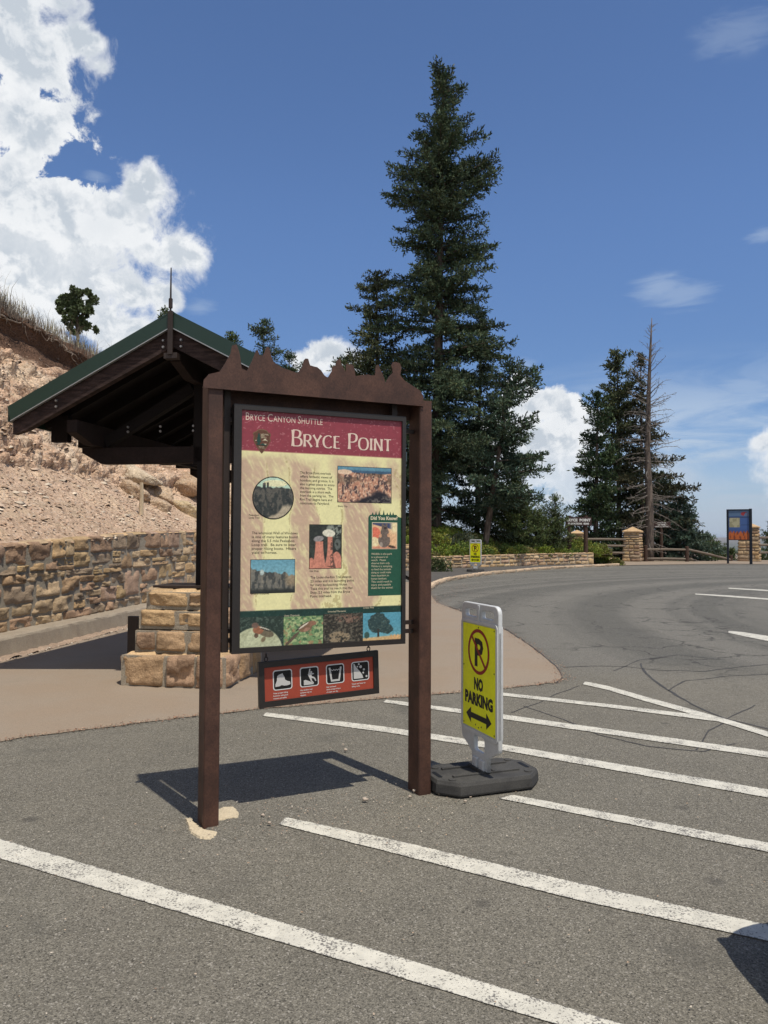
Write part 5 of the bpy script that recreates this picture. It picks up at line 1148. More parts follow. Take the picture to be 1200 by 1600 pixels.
# ---------------------------------------------------------------- portable no parking signs
def no_parking(label, loc, rz, detail=True):
    t = thing('no_parking_sign', label, 'no parking sign', loc, rz)
    W2, Z0, Z1 = .250, .10, 1.155; th = .015
    def body_outline():
        p = []
        def arc(cx, cz, r, a0, a1, n=5):
            for i in range(n+1): q = R(a0+(a1-a0)*i/n); p.append((cx+r*math.cos(q), cz+r*math.sin(q)))
        p.extend([(-.10, Z0), (-.10, Z0+.08), (-.17, Z0+.12)]); arc(-W2+.04, Z0+.18, .04, 240, 180, 3)
        arc(-W2+.045, Z1-.045, .045, 180, 90); arc(W2-.045, Z1-.045, .045, 90, 0)
        arc(W2-.04, Z0+.18, .04, 0, -60, 3); p.extend([(.17, Z0+.12), (.10, Z0+.08), (.10, Z0)]); return p
    def hole(x0, z0, x1, z1, r=.018):
        return rrect(x0, z0, x1-x0, z1-z0, r, 0, 3)
    import bmesh
    def plate(out, holes, y0, y1, name, m, bev=0):
        # fill the outline with holes through a 2-D curve, then give it thickness
        c = bpy.data.curves.new('o', 'CURVE'); c.dimensions = '2D'; c.fill_mode = 'BOTH'; c.extrude = (y1-y0)/2-bev; c.bevel_depth = bev; c.bevel_resolution = 1
        for P_ in [out]+holes:
            sp = c.splines.new('POLY'); sp.points.add(len(P_)-1); sp.use_cyclic_u = True
            for k, (a, b) in enumerate(P_): sp.points[k].co = (a, b, 0, 1)
        o = bpy.data.objects.new('o', c); COL.objects.link(o); bpy.context.view_layer.update(); me = bpy.data.meshes.new_from_object(o); bpy.data.objects.remove(o); bpy.data.curves.remove(c)
        me.transform(Matrix.Translation((0, (y0+y1)/2, 0)) @ Matrix.Rotation(R(90), 4, 'X')); me.name = name; return link(name, me, m, t)
    holes = [hole(-.20, 1.065, -.03, 1.125, .02), hole(.03, 1.065, .20, 1.125, .02), hole(-.075, .195, .075, .305, .028)]
    plate(body_outline(), holes, -th, th, 'panel', M['plastic'], .006)
    # raised rim round the sheet
    rim_o = rrect(-W2+.002, Z0+.205, 2*W2-.004, Z1-.12-(Z0+.205)+.012, .03, 0); rim_i = rrect(-W2+.02, Z0+.227, 2*W2-.04, Z1-.12-(Z0+.227)-.006, .02, 0)
    plate(rim_o, [rim_i], -th-.007, -th-.0002, 'rim', M['plastic'], .002); plate(rim_o, [rim_i], th+.0002, th+.007, 'rim', M['plastic'], .002)
    mb = MB(); mb.box((-.012, -th-.008, 1.045), (.012, -th-.0005, 1.15)); mb.box((.0+W2-.0, -.012, .33), (W2+.006, .008, 1.0)); mb.build('rib', M['plastic'], t, bevel=.003)
    ys = -th-.004; sx0, sx1, sz0, sz1 = -W2+.026, W2-.026, Z0+.238, Z1-.135
    MB().box((sx0, ys, sz0), (sx1, -th-.0003, sz1)).build('yellow_sheet', M['yellow'], t)
    cx, cz, r = .0, sz1-.172, .148; y = ys-.001
    text(t, 'letter_p', 'P', cx+.006, cz-.090, .180, y, M['ink'], width=.118, offset=.008, center=True)
    MB().ring(cx, cz, r-.022, r, y-.0006).build('prohibition_ring', M['red'], t)
    a = math.atan2(-1, 1); d = np.array([math.cos(a), math.sin(a)]); n_ = np.array([-d[1], d[0]])*.010; c0 = np.array([cx, cz])
    MB().flat([tuple(c0-d*(r-.02)-n_), tuple(c0+d*(r-.02)-n_), tuple(c0+d*(r-.02)+n_), tuple(c0-d*(r-.02)+n_)], y-.0010).build('slash', M['red'], t)
    text(t, 'lettering', 'NO', cx, sz1-.420, .075, y, M['ink'], width=.125, offset=.006, center=True)
    text(t, 'lettering', 'PARKING', cx, sz1-.522, .075, y, M['ink'], width=.385, offset=.006, center=True)
    zA = sz1-.600
    MB().flat([(-.175, zA), (-.105, zA+.052), (-.105, zA+.018), (.105, zA+.018), (.105, zA+.052), (.175, zA), (.105, zA-.052), (.105, zA-.018), (-.105, zA-.018), (-.105, zA-.052)][::-1], y).build('arrow', M['ink'], t)
    mb = MB()
    for i_, (x, z) in enumerate(((0, sz1-.015), (-.04, sz0+.03), (0, sz0+.018), (.04, sz0+.03), (sx0+.014, sz0+.4), (sx1-.014, sz0+.4), (sx1-.014, sz0+.015), (sx0+.014, sz0+.015), (sx1-.014, sz1-.015))): MB().disc(x, z, .006, y-.0003, 8).build('rivet', M['rustdark'], t)
    mb = MB(); mb.box((-.075, -.03, .0), (-.015, .03, .16)); mb.box((.015, -.03, .0), (.075, .03, .16)); mb.build('foot', M['plastic'], t, bevel=.006)
    # rubber base, long axis across the panel
    bl = thing('tmp', 'x', 'x'); bpy.data.objects.remove(bl)
    mb = MB(); hx, hy = .215, .37; ch = .115; zt = .084
    out = [(-hx+ch, -hy), (hx-ch, -hy), (hx, -hy+ch*1.0), (hx, hy-ch), (hx-ch, hy), (-hx+ch, hy), (-hx, hy-ch), (-hx, -hy+ch)]
    def lvl(s, z): return [(a*s, b*(1-(1-s)*.6), z) for a, b in out]
    L = [lvl(.985, .0), lvl(1.0, .012), lvl(.985, zt-.022), lvl(.94, zt)]; vs = sum(L, []); n = 8
    mb.add(vs, [tuple(reversed(range(n)))]+[(k*n+i, k*n+(i+1) % n, (k+1)*n+(i+1) % n, (k+1)*n+i) for k in range(3) for i in range(n)]+[tuple(range(3*n, 4*n))])
    for xx in (-.085, .085): mb.box((xx-.012, -hy*.66, zt-.003), (xx+.012, hy*.62, zt+.012))
    mb.box((-.095, -.05, zt-.001), (.095, -.034, zt+.02)); mb.box((-.095, .034, zt-.001), (.095, .05, zt+.02))
    o = mb.build('rubber_base', M['rubber'], t, bevel=.002)
    for xx, yy in ((-.13, -.27), (.13, -.27), (-.13, .27), (.13, .27)): MB().tube([(xx, yy, zt-.004), (xx, yy, zt+.007)], [.026, .024], 14).build('base_stud', M['rubber'], t)
    for yy in (-.315, .315): MB().add([(a, b, zt+.0015) for a, b in ((-.055, yy-.014), (.055, yy-.014), (.062, yy), (.055, yy+.014), (-.055, yy+.014), (-.062, yy))], [(0, 1, 2, 3, 4, 5)]).build('hand_slot', M['ink'], t)
    return t
npd = math.atan2(-.935, .354)
no_parking('yellow no parking sign in white plastic frame on black rubber base beside the shuttle sign', (.640, 5.06, 0), npd)
p = G(743, 893, .112); nps = no_parking('distant yellow no parking sign standing on the walkway by the curving stone kerb', (p[0], p[1], .112), R(-42)); nps.scale = (1.18, 1.18, 1.18)
# ---------------------------------------------------------------- trees
def shoots_mesh(name, P, D, L, Wd, col, parent, seed, planes=2):
    """leaf-sized diamonds: P start, D unit direction, L length, Wd half width"""
    r = np.random.default_rng(seed); n = len(P); vs = []; cs = []
    ref = r.normal(0, 1, (n, 3)); a = np.cross(D, ref); a /= np.linalg.norm(a, axis=1)[:, None]+1e-9; b = np.cross(D, a)
    for k in range(planes):
        s = a if k == 0 else (b if planes == 2 else b)
        mid = P+D*L[:, None]*.5
        vs.append(np.stack([P, mid+s*Wd[:, None], P+D*L[:, None], mid-s*Wd[:, None]], 1))
        cs.append(np.repeat(col[:, None, :], 4, 1))
    V = np.concatenate(vs, 0).reshape(-1, 3); C_ = np.concatenate(cs, 0).reshape(-1, 3); Q = np.arange(len(V)).reshape(-1, 4)
    return npmesh(name, V, Q, np.clip(C_, .003, .6), M['leaf'], parent)
def rot_about(v, axis, ang):
    c, s = np.cos(ang)[:, None], np.sin(ang)[:, None]; return v*c+np.cross(axis, v)*s+axis*(axis*v).sum(1)[:, None]*(1-c)
def conifer(name, label, x, y, zb, h, prof, seed, cat='tree', group=None, lean=(0, 0), trunk_r=.30, zlow=.03, dens=1.0, up=.25, droop=.22, twig=.36, size=1.0, col=(.040, .062, .030), colv=.35, clump=1.0, nbr=None, side=None, trunk_bend=0.0, shoot=.16):
    """prof: [(fraction of height, radius in m)]; branches in uneven tiers, twigs on both sides, short needle shoots along the twigs"""
    r = np.random.default_rng(seed); t = thing(name, label, cat, (x, y, zb), 0, group)
    zf, rf = zip(*prof)
    def axis(z): f = z/h; return np.stack([lean[0]*f+trunk_bend*np.sin(f*5+seed), lean[1]*f+0*f, z], -1)
    mb = MB(); zs = np.linspace(-.3, h*.985, 12); mb.tube([axis(z) for z in zs], [max(.02, trunk_r*(1-z/h)**.85+.015) for z in zs], 9)
    mb.build('trunk', M['bark'], t, smooth=True)
    nb = nbr or int(15*h*dens*.72)
    u = np.sort(r.random(nb)); zz = h*(zlow+(0.985-zlow)*u**0.92); step = h/ (nb/6); zz = zz+r.normal(0, step*.3, nb); zz = np.clip(zz, h*zlow, h*.985)
    az = np.arange(nb)*2.39996+r.normal(0, .5, nb)
    Lb = np.interp(zz/h, zf, rf)*r.uniform(.78, 1.22, nb); miss = r.random(nb) < .07; Lb[miss] *= .5
    # gaps: sectors where the crown is thin
    gap = vn(np.stack([np.cos(az)*1.1, np.sin(az)*1.1, zz/h*h*.62], -1)+seed, seed); Lb *= np.clip(1.0+.85*gap, .48, 1.2)
    if side is not None: Lb *= side(az, zz/h)
    PP = []; DD = []; LL = []; CC = []; bb = MB()
    cb = np.array(col)
    for i in range(nb):
        L = Lb[i]
        if L < .12: L = .12
        f = zz[i]/h; dv = np.array([math.cos(az[i]), math.sin(az[i])]); o = axis(zz[i])
        up_i = up*(0.4+1.3*f)+r.normal(0, .06); dr_i = droop*(1.2-f)
        def bp(t_): return np.stack([o[0]+dv[0]*L*t_, o[1]+dv[1]*L*t_, o[2]+L*(up_i*t_-dr_i*1.6*t_**1.5+.30*droop*t_**3)], -1)
        if L > .5: bb.tube([bp(np.array(k)) for k in (0, .35, .7, .95)], [.018+.012*L, .014+.008*L, .010+.003*L, .006], 4, False)
        ns = max(3, int(L/(.115*size))); ts = np.linspace(.12 if L > 1 else .03, 1, ns)+r.normal(0, .02, ns); ts = np.clip(ts, 0.02, 1.02)
        base = bp(ts); tan = bp(ts+.02)-bp(ts-.02); tan /= np.linalg.norm(tan, axis=1)[:, None]
        br_c = 1+r.normal(0, colv*.5)
        for sgn in (-1, 1, 0):
            lt = (twig*L**.8*(1.04-ts)**.75*(.5+ts*.8)+.16*size)*r.uniform(.6, 1.15, ns)
            if sgn == 0: lt = lt*.45
            ang = np.full(ns, sgn*.95)+r.normal(0, .18, ns); zax = np.tile([0, 0, 1.0], (ns, 1))
            td = rot_about(tan, zax, ang)
            if sgn == 0: td = td+np.array([0, 0, .9])*r.uniform(.1, 1, (ns, 1)); td /= np.linalg.norm(td, axis=1)[:, None]
            td = td+np.array([0, 0, 1])*(r.normal(-.05, .42, (ns, 1))); td /= np.linalg.norm(td, axis=1)[:, None]
            m = np.maximum(2, (lt/(.058*size)).astype(int)); tot = int(m.sum()); idx = np.repeat(np.arange(ns), m)
            k = (np.arange(tot)-np.repeat(np.cumsum(m)-m, m)+r.random(tot))/np.repeat(m, m)
            p = base[idx]+td[idx]*(lt[idx]*k)[:, None]+r.normal(0, .02*size, (tot, 3)); p[:, 2] -= (lt[idx]*k)**2*.30*droop*4
            d = td[idx]*.75+r.normal(0, .55, (tot, 3))*clump+np.array([0, 0, .18]); d /= np.linalg.norm(d, axis=1)[:, None]
            PP.append(p); DD.append(d); LL.append(r.uniform(.65, 1.25, tot)*shoot*size)
            tipb = 1+.45*(k-.5)+r.normal(0, .22, tot); warm = r.normal(0, .12, tot)+.10*(ts[idx]-.5)
            c = cb*(np.clip(tipb*br_c, .3, 2.1))[:, None]; c = c*np.stack([1+warm+.05, np.ones(tot), 1-warm*.6], -1); CC.append(c)
    # leader
    n = int(60*size); p = axis(np.array(h*.94))+np.stack([r.normal(0, .07, n), r.normal(0, .07, n), r.uniform(0, h*.055, n)], -1); PP.append(p); d = r.normal(0, .5, (n, 3))+[0, 0, .8]; d /= np.linalg.norm(d, axis=1)[:, None]; DD.append(d); LL.append(np.full(n, shoot*size*1.1)); CC.append(np.tile(cb, (n, 1)))
    P = np.vstack(PP); D = np.vstack(DD); L_ = np.concatenate(LL); C_ = np.vstack(CC)
    if len(bb.v) > 16*40: bb.build('branches', M['bark'], t)
    shoots_mesh('crown', P, D, L_, L_*.145, C_, t, seed)
    return t, len(P)
tot_sh = 0
def tree_px(label, pxc, pytop, Y, prof_px, seed, zb=None, **k):
    """crown profile given as (photo y, half width in photo px) at distance Y"""
    global tot_sh
    s = Y/F; top = AT(pxc[0], pytop, Y); bot = AT(pxc[1], 838, Y); x = bot[0]; zb = hz(x, Y) if zb is None else zb; h = top[2]-zb
    prof = sorted([((AT(600, py, Y)[2]-zb)/h, w*s) for py, w in prof_px]); prof = [(max(0, a), b) for a, b in prof]; h -= .95*float(np.interp(.955, [a for a, b in prof], [b for a, b in prof]))
    t, n = conifer(k.pop('name', 'conifer'), label, x, Y, zb, h, prof, seed, lean=(top[0]-x, 0), **k); tot_sh += n; return t
GM = (.078, .116, .064); GB = (.072, .112, .070); GO = (.094, .118, .058); GJ = (.100, .142, .054)
tree_px('tallest dark spruce with a narrow rounded tip rising behind the sign', (693, 680), 78, 42, [(78, 8), (92, 20), (108, 32), (130, 37), (152, 32), (165, 24), (185, 50), (215, 56), (245, 56), (290, 74), (320, 60), (350, 68), (400, 70), (450, 72), (500, 80), (560, 92), (640, 98), (720, 98), (800, 92), (835, 70)], 23, name='spruce_tree', trunk_r=.34, col=GM, zlow=.02, dens=1.15, shoot=.20, size=1.05, group=None)
tree_px('narrower dark spruce close to the left flank of the tallest spruce', (588, 592), 398, 43.5, [(398, 8), (420, 32), (460, 42), (520, 48), (560, 58), (640, 66), (760, 68), (830, 40)], 4, name='spruce_tree', trunk_r=.22, col=GO, dens=1.0, size=1.1, shoot=.19)
tree_px('leaning dark fir with bare lower trunk right of the tallest spruce', (800, 757), 548, 40.5, [(548, 12), (575, 36), (610, 42), (660, 58), (700, 88), (735, 98), (765, 70), (790, 50), (820, 30)], 5, name='fir_tree', trunk_r=.17, col=GB, zlow=.22, dens=.85, size=1.1, up=.35, shoot=.20)
tree_px('slim dark fir filling the gap beside the tallest spruce trunk', (752, 745), 470, 44.5, [(470, 6), (520, 28), (580, 42), (640, 48), (690, 52), (740, 40), (800, 52), (830, 40)], 6, name='fir_tree', trunk_r=.16, col=GB, zlow=.05, dens=.8, size=1.15, shoot=.19)
tree_px('low bushy juniper beneath the leaning fir, left one of the pair', (806, 806), 738, 42.4, [(738, 5), (765, 16), (800, 28), (830, 36), (860, 34)], 7, name='juniper_tree', trunk_r=.08, col=GJ, zlow=.0, dens=3.2, size=.8, up=.7, droop=.05, shoot=.17, nbr=170)
tree_px('low bushy juniper left of the brown elevation sign, right one of the pair', (868, 866), 772, 43, [(772, 5), (790, 12), (820, 20), (850, 24), (872, 20)], 8, name='juniper_tree', trunk_r=.07, col=GJ, zlow=.0, dens=3, size=.8, up=.7, droop=.05, shoot=.15, nbr=110)
tree_px('small rounded juniper between the two low junipers', (838, 838), 800, 42.6, [(800, 8), (820, 22), (845, 28), (868, 24)], 9, name='juniper_tree', trunk_r=.06, col=GJ, zlow=.0, size=.8, up=.7, droop=.05, shoot=.15, nbr=90)
# right hand group beyond the fence
tree_px('full green fir at the left edge of the right tree group', (934, 930), 603, 53, [(603, 6), (630, 18), (660, 26), (700, 34), (740, 36), (790, 34), (812, 44), (840, 40), (870, 30)], 20, zb=-.4, name='fir_tree', trunk_r=.20, col=(.056, .094, .042), size=1.25, shoot=.21, dens=1.0, up=.4)
tree_px('taller lumpy fir behind, second from the left of the right tree group', (964, 968), 532, 56, [(532, 8), (548, 20), (575, 20), (590, 12), (605, 30), (625, 42), (645, 28), (680, 34), (740, 44), (800, 50), (850, 46), (875, 30)], 21, zb=-.6, name='fir_tree', trunk_r=.22, col=GO, size=1.3, shoot=.22, dens=.85, up=.35)
sidef = lambda az, f: np.where(np.cos(az) > 0, np.interp(f, [0, .62, .72, 1], [1.1, 1.0, .35, .12]), np.interp(f, [0, 1], [1, .9]))
tree_px('half bare fir whose upper left side still carries thin foliage', (1001, 1004), 540, 55, [(540, 8), (560, 16), (620, 22), (680, 40), (740, 60), (790, 66), (840, 50), (875, 36)], 22, zb=-.6, name='fir_tree', trunk_r=.18, col=(.078, .084, .048), size=1.35, shoot=.20, dens=.62, side=sidef)
tree_px('small bluish spruce at the right foot of the right tree group', (1062, 1064), 772, 54, [(772, 6), (790, 20), (810, 32), (835, 42), (858, 46), (878, 40)], 23, zb=-.9, name='spruce_tree', trunk_r=.10, col=(.060, .098, .070), size=1.1, shoot=.19, dens=1.8)
tree_px('young dark fir behind the trail sign post', (1035, 1036), 730, 57, [(730, 6), (770, 24), (810, 34), (850, 40), (875, 36)], 24, zb=-.9, name='fir_tree', trunk_r=.12, col=GB, size=1.2, shoot=.2, dens=1.3)
for i, (px, py, w, Y, lb) in enumerate(((1118, 846, 16, 60, 'low green bush on the rim beneath the far blue hills'), (1098, 832, 16, 58, 'low green bush right beside the bluish spruce'), (1142, 858, 16, 57, 'low green bush seen between the map board legs'), (1205, 815, 20, 58, 'small dark tree cut off by the right edge behind the rail fence'), (1190, 862, 16, 57, 'low dark bush behind the rail fence at the right edge'))):
    tree_px(lb, (px, px), py, Y, [(py, 4), (py+10, w*.7), (py+25, w), (890, w*1.1)], 30+i, zb=-1.6, name='bush' if i != 3 else 'conifer', cat='bush' if i != 3 else 'tree', trunk_r=.05, col=GJ, size=1.0, up=.6, droop=.05, nbr=70, shoot=.17)
# crest trees over the bank
tree_px('small dark conifer standing above the shelter roof behind the sign top', (411, 412), 488, 40, [(488, 4), (506, 15), (535, 25), (575, 32), (620, 36)], 40, name='conifer', trunk_r=.10, col=GM, size=1.05, dens=1.6, shoot=.17)
tree_px('tiny conifer tip right of the small conifer above the sign top', (452, 452), 542, 42, [(542, 3), (560, 10), (590, 17), (620, 20)], 41, name='conifer', trunk_r=.06, col=GM, size=1.0, dens=1.8, shoot=.15)
tree_px('tiniest conifer tip beside the white cloud above the sign top', (474, 474), 560, 42, [(560, 3), (578, 9), (600, 14)], 42, name='conifer', trunk_r=.05, col=GM, size=1.0, dens=1.8, shoot=.15)
tree_px('conifer tip peeking over the right slope of the green roof', (362, 362), 514, 36, [(514, 3), (535, 9), (560, 16), (600, 22)], 43, name='conifer', trunk_r=.06, col=GJ, size=1.0, dens=1.6, shoot=.16)
tree_px('sprig of a conifer showing beside the lightning rod', (257, 257), 478, 33, [(478, 3), (497, 6), (520, 14), (560, 20)], 44, name='conifer', trunk_r=.06, col=GJ, size=.9, dens=1.6, shoot=.15)
tree_px('small dark conifer between the hoodoo shapes right of the white cloud', (540, 540), 548, 44, [(548, 3), (560, 10), (600, 18), (650, 22)], 45, name='conifer', trunk_r=.06, col=GM, size=1.0, dens=1.6, shoot=.16)

# rounded little tree on the bank edge
def round_tree():
    (pc, _) = hit(118, 522); Y = float(pc[1]) if pc is not None else 24.0; s = Y/F; b = AT(122, 521, Y); zb = b[2]-.15
    t = thing('bank_tree', 'small rounded dark tree with tufted crown on the brow of the bank', 'tree', (b[0], Y, zb)); r = np.random.default_rng(61)
    mb = MB(); H = (521-450)*s
    def q(px, py): p = AT(px, py, Y); return np.array([p[0]-b[0], 0, p[2]-zb])
    mb.tube([(0, 0, -.2), q(121, 500), q(119, 480), q(116, 462)], [.05, .04, .025, .012], 6)
    tufts = [(118, 456, 8), (107, 460, 8), (99, 467, 7), (95, 478, 6), (104, 474, 8), (115, 470, 8), (127, 462, 8), (136, 459, 7), (142, 464, 6), (138, 471, 6), (127, 474, 7), (110, 485, 9), (100, 488, 6), (120, 488, 8), (115, 498, 9), (106, 500, 7), (126, 500, 7), (138, 484, 6), (143, 487, 4), (131, 488, 5), (137, 508, 5), (143, 511, 4), (130, 506, 6), (120, 510, 9), (110, 511, 7)]
    P = []; D = []
    for px, py, rr in tufts:
        c = q(px, py)+[0, r.normal(0, 7*s), 0]; st_ = q(119, min(py+10, 515)); mb.tube([st_, (st_+c)/2+[0, 0, .03], c], [.018, .012, .006], 4, False)
        for k in range(5):
            c2 = c+r.normal(0, rr*s*.42, 3); n = int(9*rr); d = r.normal(0, 1, (n, 3)); d /= np.linalg.norm(d, axis=1)[:, None]; P.append(c2+d*(rr*s*.31)*r.random((n, 1))**.5); d2 = d+r.normal(0, .5, (n, 3)); D.append(d2/np.linalg.norm(d2, axis=1)[:, None])
    mb.build('trunk', M['bark'], t); P = np.vstack(P); D = np.vstack(D); n = len(P); L = r.uniform(.06, .12, n); C_ = np.array([.13, .165, .08])*r.uniform(.5, 1.5, (n, 1))
    shoots_mesh('crown', P, D, L, L*.25, C_, t, 5); return t
round_tree()

# standing dead tree
def snag():
    Y = 52.0; s = Y/F; r = np.random.default_rng(71); b = AT(1015, 838, Y); zb = -.6
    t = thing('dead_tree', 'tall standing dead conifer with bare curling limbs in the right tree group', 'tree', (b[0], Y, zb))
    def ax(py): c = AT(np.interp(py, [497, 600, 700, 800, 876], [1018.5, 1014, 1011.5, 1015, 1014.5]), py, Y); return np.array([c[0]-b[0], 0, c[2]-zb])
    mb = MB(); ys = [888, 850, 800, 750, 700, 650, 600, 560, 530, 497]; mb.tube([ax(y) for y in ys], [w*s for w in (7.5, 6.6, 6, 5.3, 4.6, 3.9, 2.9, 2.2, 1.5, .5)], 10); mb.build('trunk', mat('dead_bark', (.10, .080, .068), .95, .35, 7, .3, 40, .9, 20, color2=(.14, .11, .09), stretch=(1, 1, .2)), t, smooth=True)
    mb = MB(); P = []; D = []
    for i in range(190):
        py = r.uniform(508, 860); f = (py-497)/380; a = r.uniform(0, 2*math.pi); L = np.interp(py, [497, 540, 580, 680, 800, 860], [8, 22, 46, 48, 60, 30])*s*r.uniform(.35, 1.0)
        o = ax(py); d = np.array([math.cos(a), math.sin(a)]); upk = np.interp(py, [500, 620, 760, 860], [.9, .45, -.1, -.35])+r.normal(0, .12)
        pts = [o]; p = o.copy(); v = np.array([d[0], d[1], upk])*1.0
        for k in range(6): p = p+v/np.linalg.norm(v)*L/6; v = v+np.array([r.normal(0, .12), r.normal(0, .12), r.normal(-.05 if py > 640 else .02, .10)]); pts.append(p.copy())
        w = (.7 if L > 25*s else .45)*s; mb.tube(pts, [w, w*.85, w*.7, w*.6, w*.5, w*.4, w*.25], 4, False)
        for k in range(2, 7):
            for q_ in range(3):
                e = pts[k]+np.array([*(r.normal(0, .6, 2)), r.normal(.0, .5)])*L*.16*r.uniform(.4, 1.1); mb.tube([pts[k], (pts[k]+e)/2+r.normal(0, .02, 3), e], [w*.4, w*.3, w*.15], 3, False)
    mb.build('limbs', M['deadwood'], t); return t
snag()

# ---------------------------------------------------------------- shrubs, grass, roots on the slopes
def foliage_dome(P, D, L, C_, c, rr, hh, n, r, col, lsz):
    d = r.normal(0, 1, (n, 3)); d[:, 2] = np.abs(d[:, 2]); d /= np.linalg.norm(d, axis=1)[:, None]; k = r.uniform(.55, 1, (n, 1))**.5
    bump = 1+.22*vn(d*2.7+c[0]*5, 3)[:, None]; p = c+d*[rr, rr, hh]*k*bump; P.append(p); q = d*.8+r.normal(0, .55, (n, 3))+[0, 0, .35]; D.append(q/np.linalg.norm(q, axis=1)[:, None]); L.append(r.uniform(.6, 1.3, n)*lsz)
    C_.append(np.array(col)*r.uniform(.55, 1.5, (n, 1))*np.stack([1+r.normal(0, .15, n), np.ones(n), np.ones(n)], -1))
def shrub_cover():
    r = np.random.default_rng(81); P = []; D = []; L = []; C_ = []
    a0 = WALL.at_y(31.5)
    for i in range(760):
        s_ = r.uniform(a0, WALL.L+1.0); p_ = r.uniform(.35, 9.5)
        q = WALL.P(np.array([s_]))[0]+WALL.N(np.array([s_]))[0]*p_; z = hz(q[0], q[1]); 
        if p_ > 6 and r.random() < .5: continue
        rr = r.uniform(.30, .62); hh = rr*r.uniform(.8, 1.25)
        tint = [(.18, .23, .035), (.15, .20, .036), (.21, .23, .045), (.12, .17, .04), (.19, .175, .07)][r.integers(0, 5)]
        foliage_dome(P, D, L, C_, np.array([q[0], q[1], z-.12]), rr, hh, int(520*rr/.45), r, tint, .085)
    P = np.vstack(P); D = np.vstack(D); L_ = np.concatenate(L); C2 = np.vstack(C_)
    o = shoots_mesh('shrub_cover', P, D, L_, L_*.30, C2, None, 9); return tag(o, 'green manzanita like shrubs covering the slope above the low wall', kind='stuff')
shrub_cover()
def bush(label, c, rr, hh, n, col, seed, ls=.08, name='shrub'):
    r = np.random.default_rng(seed); P = []; D = []; L = []; C_ = []; t = thing(name, label, 'shrub', (c[0], c[1], c[2]))
    for k in range(5): foliage_dome(P, D, L, C_, np.array([r.normal(0, rr*.35), r.normal(0, rr*.35), 0]), rr*.7, hh*r.uniform(.7, 1), n//5, r, col, ls)
    mb = MB()
    for k in range(6): a = r.uniform(0, 6.28); mb.tube([(0, 0, -.05), (math.cos(a)*rr*.3, math.sin(a)*rr*.3, hh*.4), (math.cos(a)*rr*.6, math.sin(a)*rr*.6, hh*.8)], [.015, .01, .005], 4, False)
    mb.build('stems', M['bark'], t); P = np.vstack(P); D = np.vstack(D); L_ = np.concatenate(L); shoots_mesh('leaves', P, D, L_, L_*.25, np.vstack(C_), t, seed+1); return t
bush('small green weed rooted at the foot of the tall wall end', G(686, 893, .11), .42, .62, 1100, (.085, .11, .045), 90)
bush('small upright green weed growing in the gap of the low wall', G(930, 883, .0), .30, .95, 800, (.06, .11, .025), 91)
for i, (px, py) in enumerate(((706, 856), (722, 850))):
    p, n_ = hit(px, py)
    if p is not None: bush(['pale sage shrub just above the low wall, nearest the tall wall end', 'pale sage shrub uphill beside the distant no parking sign'][i], p-np.array([0, 0, .15]), .75, .75, 1900, (.13, .15, .095), 92+i)

def grass_tufts(pts, h0, h1, n_each, seed, cols, name, label, spread=.16):
    r = np.random.default_rng(seed); N = len(pts)*n_each; base = np.repeat(np.asarray(pts), n_each, 0)+r.normal(0, spread, (N, 3))*[1, 1, .15]
    hh = r.uniform(h0, h1, N); d = r.normal(0, .33, (N, 2)); side = r.normal(0, 1, (N, 2)); side /= np.linalg.norm(side, axis=1)[:, None]; w = r.uniform(.004, .008, N)
    V = np.zeros((N, 5, 3)); s3 = np.c_[side, np.zeros(N)]*w[:, None]; up = np.c_[d*.4, np.ones(N)]; up2 = np.c_[d*1.5, np.ones(N)*.85]
    V[:, 0] = base-s3; V[:, 1] = base+s3; m_ = base+up*hh[:, None]*.55; V[:, 2] = m_+s3*.8; V[:, 3] = m_-s3*.8; V[:, 4] = m_+up2*hh[:, None]*.45
    k = np.arange(N)*5; Q = np.concatenate([np.stack([k, k+1, k+2], 1), np.stack([k, k+2, k+3], 1), np.stack([k+3, k+2, k+4], 1)])
    c = np.asarray(cols)[r.integers(0, len(cols), N)]*r.uniform(.6, 1.3, (N, 1)); o = npmesh(name, V.reshape(-1, 3), Q, np.repeat(c, 5, 0), M['grass']); return tag(o, label, kind='stuff')
tcr = int(np.searchsorted(HT, 7.9)); tc2 = int(np.searchsorted(HT, 9.4))
si = np.where((HV[:, tcr, 1] > 9) & (HV[:, tcr, 1] < 34))[0]
pts = HV[rng.choice(si, 2400), rng.integers(tcr, tc2, 2400)]
grass_tufts(pts, .10, .50, 9, 101, [(.38, .33, .21), (.30, .25, .16), (.17, .17, .09), (.44, .39, .26)], 'dry_grass', 'dry straw coloured grass fringing the brow of the eroded bank')
pts = HV[rng.choice(si, 180), rng.integers(tcr, tcr+6, 180)]
grass_tufts(pts, .5, 1.0, 5, 102, [(.30, .27, .18), (.24, .21, .14)], 'tall_grass', 'long pale grass stalks standing along the bank brow')
# dark matted twigs hanging under the brow
pts = HV[rng.choice(si, 900), rng.integers(int(np.searchsorted(HT, 6.6)), tcr, 900)]
o = grass_tufts(pts, .12, .4, 10, 103, [(.17, .145, .12), (.11, .095, .08), (.22, .19, .16)], 'matted_twigs', 'grey matted twigs and dead stems hanging beneath the bank brow', .2)
